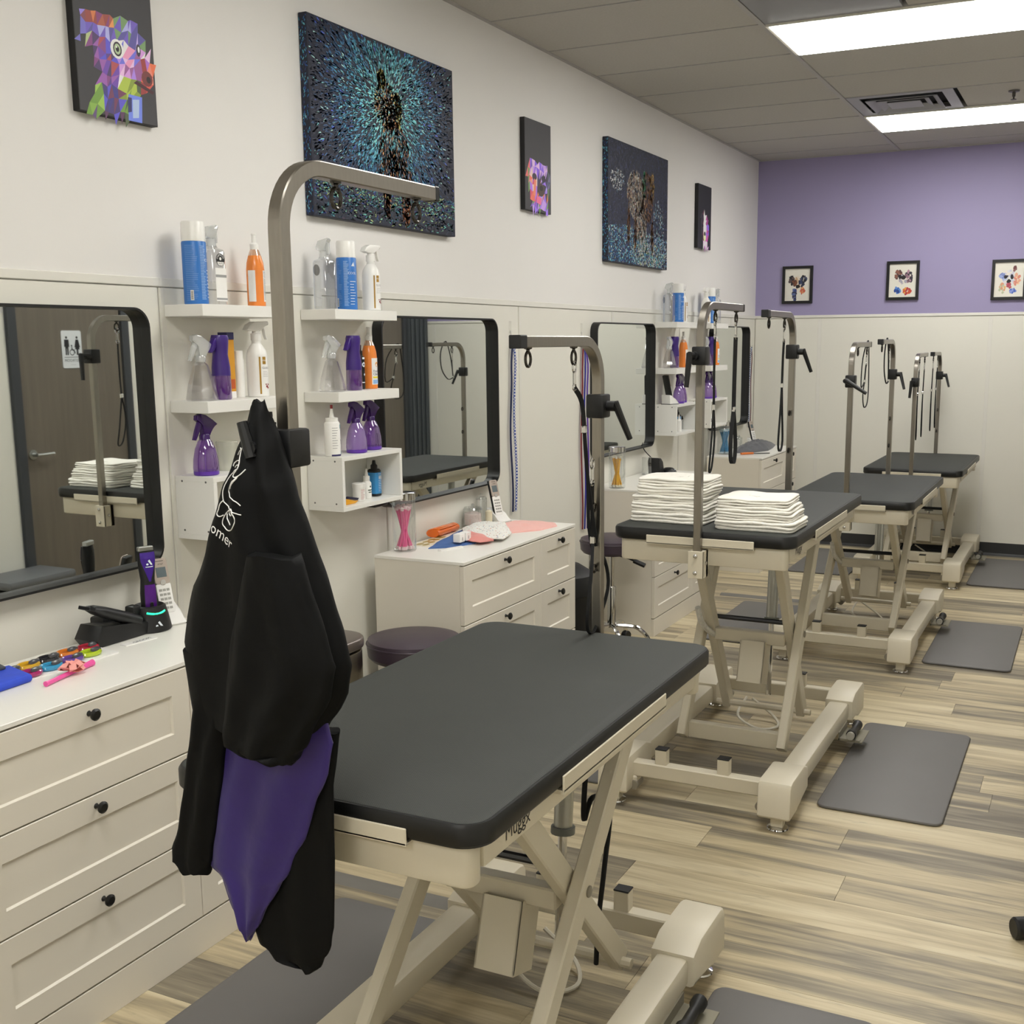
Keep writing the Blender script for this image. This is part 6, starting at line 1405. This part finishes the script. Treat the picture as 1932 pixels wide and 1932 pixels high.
t = thing('trash_can', 'brushed steel step bin with a flat lid, right of the black jacket', 'bin', (0.20, 3.03, 0))
bm = NB(); slab(bm, rrect(0.30, 0.34, 0.10, 6, 0.20, 3.03), 0.02, 0.605, 0.004, 2); obj('bin_body', bm, M('bin_steel', '#8f8a80', 0.26, 1.0, var=0.05, stretch=(1, 1, 30)), t)
bm = NB(); slab(bm, rrect(0.31, 0.35, 0.10, 6, 0.20, 3.03), 0.611, 0.650, 0.010, 3); obj('lid', bm, M('bin_lid', '#857c78', 0.3, 0.8), t)
bm = NB(); slab(bm, rrect(0.302, 0.342, 0.10, 6, 0.20, 3.03), 0.0, 0.02, 0.003, 2); obj('bin_base', bm, BLACKP, t)
t = thing('trash_can', 'black round-topped bin just past the second dresser', 'bin', (0.29, 4.90, 0))
bm = NB(); lathe(bm, [(0.14, 0), (0.16, 0.01), (0.17, 0.45)], (0.29, 4.90, 0), 28); obj('bin_body', bm, BLACKP, t)
bm = NB(); lathe(bm, [(0.175, 0.452), (0.175, 0.475), (0.15, 0.54), (0.08, 0.585), (0.0005, 0.595)], (0.29, 4.90, 0), 28); obj('lid', bm, BLACKP, t)
t = thing('office_chair', 'black office chair on casters, mostly outside the right edge of the photo', 'chair', (2.79, 3.33, 0))
bm = NB(); lathe(bm, [(0.03, 0.09), (0.03, 0.42)], (2.79, 3.33, 0), 14); obj('column', bm, BLACKP, t)
bm = NB(); slab(bm, rrect(0.44, 0.46, 0.1, 5, 2.86, 3.36), 0.43, 0.51, 0.03, 3); obj('seat', bm, M('seat_black', '#101113', 0.8), t)
bm = NB(); slab(bm, rrect(0.06, 0.42, 0.025, 4, 3.08, 3.36), 0.58, 1.05, 0.02, 2); box(bm, 3.06, 3.09, 3.33, 3.39, 0.45, 0.6); obj('backrest', bm, M('seat_black'), t)
for k in range(5):
    a = 3.52 + 2 * PI * k / 5; ca, sa = math.cos(a), math.sin(a); b_ = (2.79, 3.33)
    bm = NB(); sweep(bm, [(b_[0], b_[1], 0.105), (b_[0] + 0.30 * ca, b_[1] + 0.30 * sa, 0.085)], rsec(0.05, 0.034, 0.010), side=(-sa, ca, 0)); l_ = obj('leg', bm, BLACKP, t)
    bm = NB(); lathe(bm, [(0.026, -0.026), (0.031, -0.02), (0.031, 0.02), (0.026, 0.026)], n=18, axis='x'); bmesh.ops.rotate(bm, verts=bm.verts, matrix=Matrix.Rotation(0.5 + k, 3, 'Z')); bmesh.ops.translate(bm, verts=bm.verts, vec=(b_[0] + 0.33 * ca, b_[1] + 0.33 * sa, 0.031)); obj('caster', bm, BLACKP, l_)
# ------------------------------------------------------------------ towels, one object each
TOWEL = M('white_towel', '#f2efe6', 0.95, var=0.04, vscale=60, bump=0.6, bscale=260, sheen=0.3)
def towel(cx, cy, z0, w_, d, h_, rot, label, grp, seed):
    rg = random.Random(seed); bm = NB(); n = 3 if h_ > 0.022 else 2
    for j in range(n):
        a = z0 + h_ * j / n; b = z0 + h_ * (j + 1) / n; e = rg.uniform(-0.006, 0.006); ph = rg.uniform(0, 6)
        P = rrect(w_ + e, d + e, 0.022, 5); R2 = Matrix.Rotation(rot + rg.uniform(-.015, .015), 2)
        Q = [R2 @ Vector(p) for p in P]; Q2 = []
        for i in range(len(Q)):
            for k in range(4): Q2.append(Q[i].lerp(Q[(i + 1) % len(Q)], k / 4))
        rings = []; th = b - a
        for s, zz in ((0.965, 0.02), (1.0, 0.3), (1.004, 0.55), (0.995, 0.82), (0.96, 0.99), (0.6, 1.0), (0.25, 1.0)):
            rings.append([(cx + q.x * s, cy + q.y * s, a + th * zz + 0.0022 * math.sin(38 * q.x + 27 * q.y + ph) * (0 if j == 0 and zz < .5 else 1)) for q in Q2])
        loft(bm, rings)
    tag(obj('towel', bm, TOWEL, None, 70), label, 'towel', grp)
pos = ['bottom', 'second from bottom', 'middle', 'second from top', 'top']
z = 1.0105
for k, h_ in enumerate((0.036, 0.030, 0.026, 0.030, 0.028)):
    towel(1.225 - 0.004 * k + (0.012 if k > 2 else 0), 3.865 + 0.012 * k, z, 0.285 - 0.006 * k, 0.21, h_, 0.03 * (k % 3 - 1), 'folded white towel, %s of the taller stack left of the arm' % pos[k], 'taller stack of white towels', 40 + k); z += h_ + 0.0006
z = 1.0105
for k, h_ in enumerate((0.034, 0.026, 0.022, 0.024)):
    towel(1.552 - 0.005 * k, 3.815 + 0.004 * k, z, 0.275 - 0.010 * k, 0.22, h_, 0.02 * (k % 2), 'folded white towel, %s of the lower stack right of the arm' % ('bottom', 'second from bottom', 'second from top', 'top')[k], 'lower stack of white towels', 60 + k); z += h_ + 0.0006
# ------------------------------------------------------------------ leashes
def hook(bm, p, s=1.0):
    x, y, z_ = p
    torus(bm, (x, y, z_ - 0.014 * s), 0.010 * s, 0.0028 * s, 'x', 12, 6, 1.4); tube(bm, [(x, y, z_ - 0.026 * s), (x, y, z_ - 0.055 * s)], 0.0045 * s, 8); torus(bm, (x, y, z_ - 0.062 * s), 0.008 * s, 0.0025 * s, 'x', 12, 6)
def leash(label, top, path, loop=None, w_=0.012, grp='black grooming leashes', mat=None):
    t = thing('leash', label, 'leash', top, grp)
    bm = NB(); hook(bm, top); obj('snap_hook', bm, CHROME, t)
    p0 = (top[0], top[1], top[2] - 0.064)
    bm = NB(); sweep(bm, smoothpts([p0] + path, 4), rsec(w_, 0.0035), side=(0.35, 0.94, 0)); obj('strap', bm, mat or STRAP, t)
    if loop:
        e = path[-1]; bm = NB(); box(bm, e[0] - 0.006, e[0] + 0.006, e[1] - 0.007, e[1] + 0.007, e[2] - 0.008, e[2] + 0.012, 0.002); obj('slider', bm, CHROME, t)
        bm = NB(); sweep(bm, smoothpts([e] + loop + [e], 4), rsec(w_ * 0.7, 0.004), side=(1, 0.2, 0)); obj('loop', bm, mat or STRAP, t)
X1, X2, X3, X4 = 1.426, 1.386, 1.468, 1.474
leash('long black strap hanging from the inner ring of the nearest table far arm', (X1, 2.532, 1.600), [(X1, 2.575, 1.50), (X1, 2.59, 1.43)], [(X1, 2.60, 1.36), (X1, 2.625, 1.26), (X1, 2.66, 1.15), (X1 - 0.012, 2.68, 1.10), (X1 - 0.012, 2.645, 1.18), (X1, 2.612, 1.30)])
leash('black strap with an open loop on the post of the nearest far arm', (X1, 2.64, 1.355), [(X1 - 0.004, 2.648, 1.25), (X1 - 0.004, 2.653, 1.14)], [(X1 + 0.01, 2.61, 1.06), (X1 + 0.01, 2.585, 0.95), (X1, 2.62, 0.905), (X1, 2.66, 0.905), (X1 + 0.01, 2.72, 1.0), (X1 + 0.01, 2.70, 1.08)])
leash('thin black leash on the inner ring of the arm between the towels', (X2, 3.774, 1.722), [(X2, 3.772, 1.55), (X2, 3.775, 1.42)], [(X2, 3.790, 1.32), (X2, 3.765, 1.22), (X2, 3.735, 1.205), (X2, 3.75, 1.28)], 0.009)
leash('broad black leash on the outer ring of the arm between the towels', (X2, 4.019, 1.722), [(X2, 4.015, 1.55), (X2, 4.012, 1.40)], [(X2, 3.985, 1.30), (X2, 3.99, 1.22), (X2, 4.03, 1.21), (X2, 4.045, 1.27), (X2, 4.03, 1.34)], 0.020)
leash('black leash with a narrow loop on the arm behind the towel table', (X2, 4.714, 1.708), [(X2, 4.705, 1.58), (X2, 4.70, 1.46)], [(X2, 4.685, 1.35), (X2, 4.665, 1.22), (X2, 4.70, 1.19), (X2, 4.735, 1.23), (X2, 4.715, 1.36)])
leash('black leash hanging in a wide open loop on the third table near arm', (X3, 6.126, 1.585), [(X3, 6.11, 1.50), (X3, 6.09, 1.43)], [(X3, 6.06, 1.36), (X3, 6.10, 1.30), (X3, 6.18, 1.31), (X3, 6.21, 1.38), (X3, 6.19, 1.54), (X3, 6.15, 1.642), (X3, 6.02, 1.55), (X3, 6.0, 1.41)], 0.008)
leash('black leash doubled back over the third table far arm', (X3, 6.820, 1.595), [(X3, 6.82, 1.50), (X3, 6.83, 1.41)], [(X3, 6.76, 1.40), (X3, 6.68, 1.47), (X3, 6.67, 1.58), (X3, 6.74, 1.655), (X3, 6.80, 1.55)], 0.010)
for y_, zz, l in ((8.020, 0.99, 'thin straight black leash on the inner ring of the farthest near arm'), (8.265, 0.995, 'broad straight black leash on the outer ring of the farthest near arm'), (8.713, 1.01, 'black leash on the outer ring of the farthest far arm'), (8.958, 1.03, 'black leash on the inner ring of the farthest far arm')):
    leash(l, (X4, y_, 1.505), [(X4, y_ - 0.01, 1.36), (X4, y_ - 0.02, 1.28)], [(X4, y_ - 0.03, 1.15), (X4, y_ - 0.02, zz), (X4, y_ + 0.005, 1.0), (X4, y_ - 0.01, 1.15)], 0.010)
bm = NB(); sweep(bm, smoothpts([(1.57, 2.30, 0.80), (1.57, 2.27, 0.66), (1.57, 2.262, 0.56), (1.575, 2.30, 0.60), (1.585, 2.38, 0.55), (1.58, 2.36, 0.40), (1.56, 2.37, 0.25), (1.55, 2.38, 0.13)], 6), circ(0.0065, 7)); tag(obj('rope_leash', bm, STRAP, None, 60), 'black braided rope dangling below the nearest table top', 'leash')
CLEARHK = MC('hook_clear')
def bundle(y, z0, z1, cols, label, hl):
    t = thing('wall_hook', hl, 'hook', (0, y, z0 + 0.05), 'clear adhesive hooks'); bm = NB(); box(bm, 0.0005, 0.003, y - 0.014, y + 0.014, z0 + 0.02, z0 + 0.075, 0.001); obj('hook_plate', bm, CLEARHK, t)
    bm = NB(); tube(bm, smoothpts([(0.003, y, z0 + 0.03), (0.008, y, z0 + 0.0), (0.018, y, z0 - 0.006), (0.022, y, z0 + 0.006)], 4), 0.0025, 6); obj('hook_wire', bm, CHROME, t)
    for k, (c, n_) in enumerate(cols):
        yy = y - 0.018 + 0.03 * k; rg = random.Random(k + int(y * 10)); zz = [z0 - 0.012 + (z1 - z0) * i / 8 for i in range(9)]
        t = thing('lead', '%s %s' % (n_, label), 'leash', (0.016, y, z0), 'leads on wall hooks'); m_ = M('lead_' + n_.split()[0], c, 0.7, var=0.2, vscale=200) if n_[0] != '_' else None
        if 'braided' in n_:
            m_ = weave('braid_' + n_.split()[0], c, '#d8dce8', 130)
        bm = NB(); sweep(bm, smoothpts([(0.017, y, z0 - 0.008)] + [(0.012 + 0.005 * k, yy + 0.010 * math.sin(i * 1.1 + k), q) for i, q in enumerate(zz[1:], 1)], 3), rsec(0.012, 0.004) if 'braided' not in n_ else circ(0.006, 7), side=(0, 1, 0) if 'braided' not in n_ else None); obj('strap', bm, m_, t)
bundle(4.925, 1.67, 0.835, (('#16204c', 'navy flat lead'), ('#2c4aa8', 'blue and white braided lead')), 'on the wall hook above the second phone', 'clear hook holding navy and blue braided leads')
bundle(5.765, 1.67, 0.62, (('#7a2024', 'dark red lead'), ('#2c2c9a', 'deep blue lead'), ('#5a2fa0', 'violet lead')), 'on the hook behind the nearest table far arm', 'clear hook holding red, blue and violet leads')
bundle(9.10, 1.60, 0.96, (('#34467a', 'slate-blue braided lead'), ('#5a2030', 'maroon lead')), 'on the hook by the farthest mirror', 'clear hook right of the farthest mirror')
# ------------------------------------------------------------------ the jacket
JK = M('jacket_black', '#040506', 0.7, var=0.15, vscale=30, bump=0.5, bscale=45, spec=0.2); LN = M('lining_purple', '#29136c', 0.5, var=0.15, vscale=20, bump=0.4, bscale=40, sheen=0.2)
t = thing('jacket', 'black jacket with purple lining and white poodle embroidery, hung on the nearest tall arm', 'jacket', (1.405, 1.385, 1.558))
def shell(name, segs, yc, dep, mat, folds=7, amp=0.10, seed=0):
    rg = random.Random(seed); ph = rg.uniform(0, 6); S = []
    for a, b in zip(segs[:-1], segs[1:]):
        for k in range(4): S.append(tuple(p + (q - p) * k / 4 for p, q in zip(a, b)))
    S.append(segs[-1]); rings = []
    for i, (l, r, z_) in enumerate(S):
        c, hw = (l + r) / 2, (r - l) / 2; d = min(dep, hw * 0.7 + 0.003); ring = []
        for k in range(40):
            a = 2 * PI * k / 40; f = 1 + amp * math.sin(folds * a + ph + 1.5 * math.sin(z_ * 9)) * min(1, i / 10) + 0.03 * math.sin(11 * a + z_ * 60)
            ring.append((c + hw * math.cos(a), yc + d * math.sin(a) * f, z_ + 0.003 * math.sin(3 * a + i)))
        rings.append(ring)
    bm = NB(); loft(bm, rings); return obj(name, bm, mat, t, 70)
shell('body', [(1.400, 1.418, 1.560), (1.394, 1.426, 1.541), (1.378, 1.444, 1.501), (1.359, 1.455, 1.459), (1.338, 1.47, 1.418), (1.314, 1.488, 1.372), (1.287, 1.514, 1.308), (1.259, 1.532, 1.257), (1.241, 1.549, 1.205), (1.231, 1.562, 1.157), (1.24, 1.553, 1.108), (1.252, 1.523, 1.063), (1.262, 1.50, 1.03)], 1.392, 0.045, JK, 7, 0.14, 1)
shell('front_flap', [(1.237, 1.37, 1.151), (1.244, 1.35, 1.096), (1.251, 1.33, 1.049), (1.241, 1.313, 0.992), (1.23, 1.305, 0.944), (1.22, 1.295, 0.895), (1.204, 1.281, 0.835), (1.187, 1.271, 0.794), (1.186, 1.265, 0.773), (1.21, 1.26, 0.756)], 1.380, 0.022, JK, 5, 0.2, 2)
shell('lining', [(1.366, 1.442, 1.10), (1.348, 1.493, 1.081), (1.336, 1.519, 1.059), (1.323, 1.528, 1.028), (1.306, 1.516, 0.976), (1.292, 1.493, 0.928), (1.275, 1.466, 0.859), (1.265, 1.439, 0.809), (1.26, 1.418, 0.773), (1.285, 1.40, 0.75), (1.305, 1.37, 0.701), (1.321, 1.352, 0.671), (1.332, 1.338, 0.649)], 1.386, 0.014, LN, 6, 0.35, 3)
shell('back_tail', [(1.44, 1.528, 1.041), (1.43, 1.519, 0.992), (1.41, 1.511, 0.945), (1.39, 1.509, 0.879), (1.37, 1.508, 0.821), (1.35, 1.504, 0.751), (1.339, 1.5, 0.7), (1.33, 1.493, 0.665), (1.342, 1.481, 0.641), (1.37, 1.470, 0.624), (1.44, 1.460, 0.613)], 1.404, 0.016, JK, 5, 0.3, 4)
shell('sleeve', [(1.413, 1.505, 1.33), (1.397, 1.525, 1.279), (1.375, 1.549, 1.212), (1.363, 1.564, 1.165), (1.354, 1.553, 1.116), (1.346, 1.519, 1.06), (1.342, 1.504, 1.032), (1.345, 1.49, 1.013), (1.40, 1.481, 1.004), (1.44, 1.474, 0.998)], 1.350, 0.032, JK, 6, 0.2, 5)
THR = M('white_thread', '#eeeeec', 0.6)
jb = bpy.data.objects['body'] if False else [o for o in bpy.data.objects if o.parent == t and o.name.startswith('body')][0]
from mathutils.bvhtree import BVHTree
bv = BVHTree.FromPolygons([tuple(v.co + Vector((1.405, 1.385, 1.558))) for v in jb.data.vertices], [tuple(p.vertices) for p in jb.data.polygons])
def on(x, z_):
    h_ = bv.ray_cast(Vector((x, 1.0, z_)), Vector((0, 1, 0)))[0]
    return (x, (h_.y if h_ else 1.36) - 0.0006, z_)
EMB = [[(1.4, 1.525), (1.399, 1.517), (1.395, 1.507)], [(1.389, 1.489), (1.393, 1.487), (1.386, 1.483), (1.382, 1.478)], [(1.411, 1.498), (1.403, 1.495), (1.396, 1.485), (1.395, 1.476), (1.396, 1.468), (1.395, 1.459), (1.387, 1.448), (1.394, 1.446), (1.402, 1.45), (1.409, 1.458)], [(1.395, 1.471), (1.382, 1.469), (1.374, 1.465), (1.372, 1.46)], [(1.395, 1.464), (1.387, 1.463), (1.378, 1.459)],
 [(1.391, 1.457), (1.379, 1.452), (1.369, 1.446), (1.362, 1.435), (1.356, 1.422), (1.356, 1.412), (1.358, 1.404), (1.367, 1.4), (1.379, 1.396), (1.392, 1.392), (1.405, 1.389)], [(1.399, 1.447), (1.388, 1.439), (1.377, 1.431), (1.371, 1.423), (1.376, 1.418), (1.386, 1.414), (1.397, 1.409), (1.404, 1.403)], [(1.398, 1.445), (1.388, 1.436), (1.383, 1.428)], [(1.357, 1.407), (1.349, 1.4), (1.346, 1.392), (1.342, 1.385), (1.348, 1.381), (1.357, 1.384)],
 [(1.373, 1.393), (1.364, 1.388), (1.357, 1.379), (1.355, 1.37), (1.362, 1.364), (1.371, 1.361), (1.382, 1.364), (1.39, 1.371), (1.394, 1.38), (1.391, 1.388), (1.385, 1.392)], [(1.366, 1.387), (1.368, 1.38), (1.378, 1.371)], [(1.377, 1.389), (1.383, 1.386), (1.39, 1.391), (1.385, 1.397), (1.379, 1.394), (1.377, 1.389)]]
bm = NB()
for s in EMB: tube(bm, [on(q.x, q.z) for q in smoothpts([(a, 0, b) for a, b in s], 3)], 0.0009, 5)
tag(obj('embroidery', bm, THR, t), 'white stitched poodle outline', kind='stuff')
bm = NB(); ca, sa = math.cos(-0.45), math.sin(-0.45); add_text(bm, 'omer', 0.026, lambda x, y: (lambda q: (q[0], q[1] - 0.0008, q[2]))(on(1.355 + x * ca - y * sa, 1.352 + x * sa + y * ca))); obj('embroidered_word', bm, THR, t, 0)
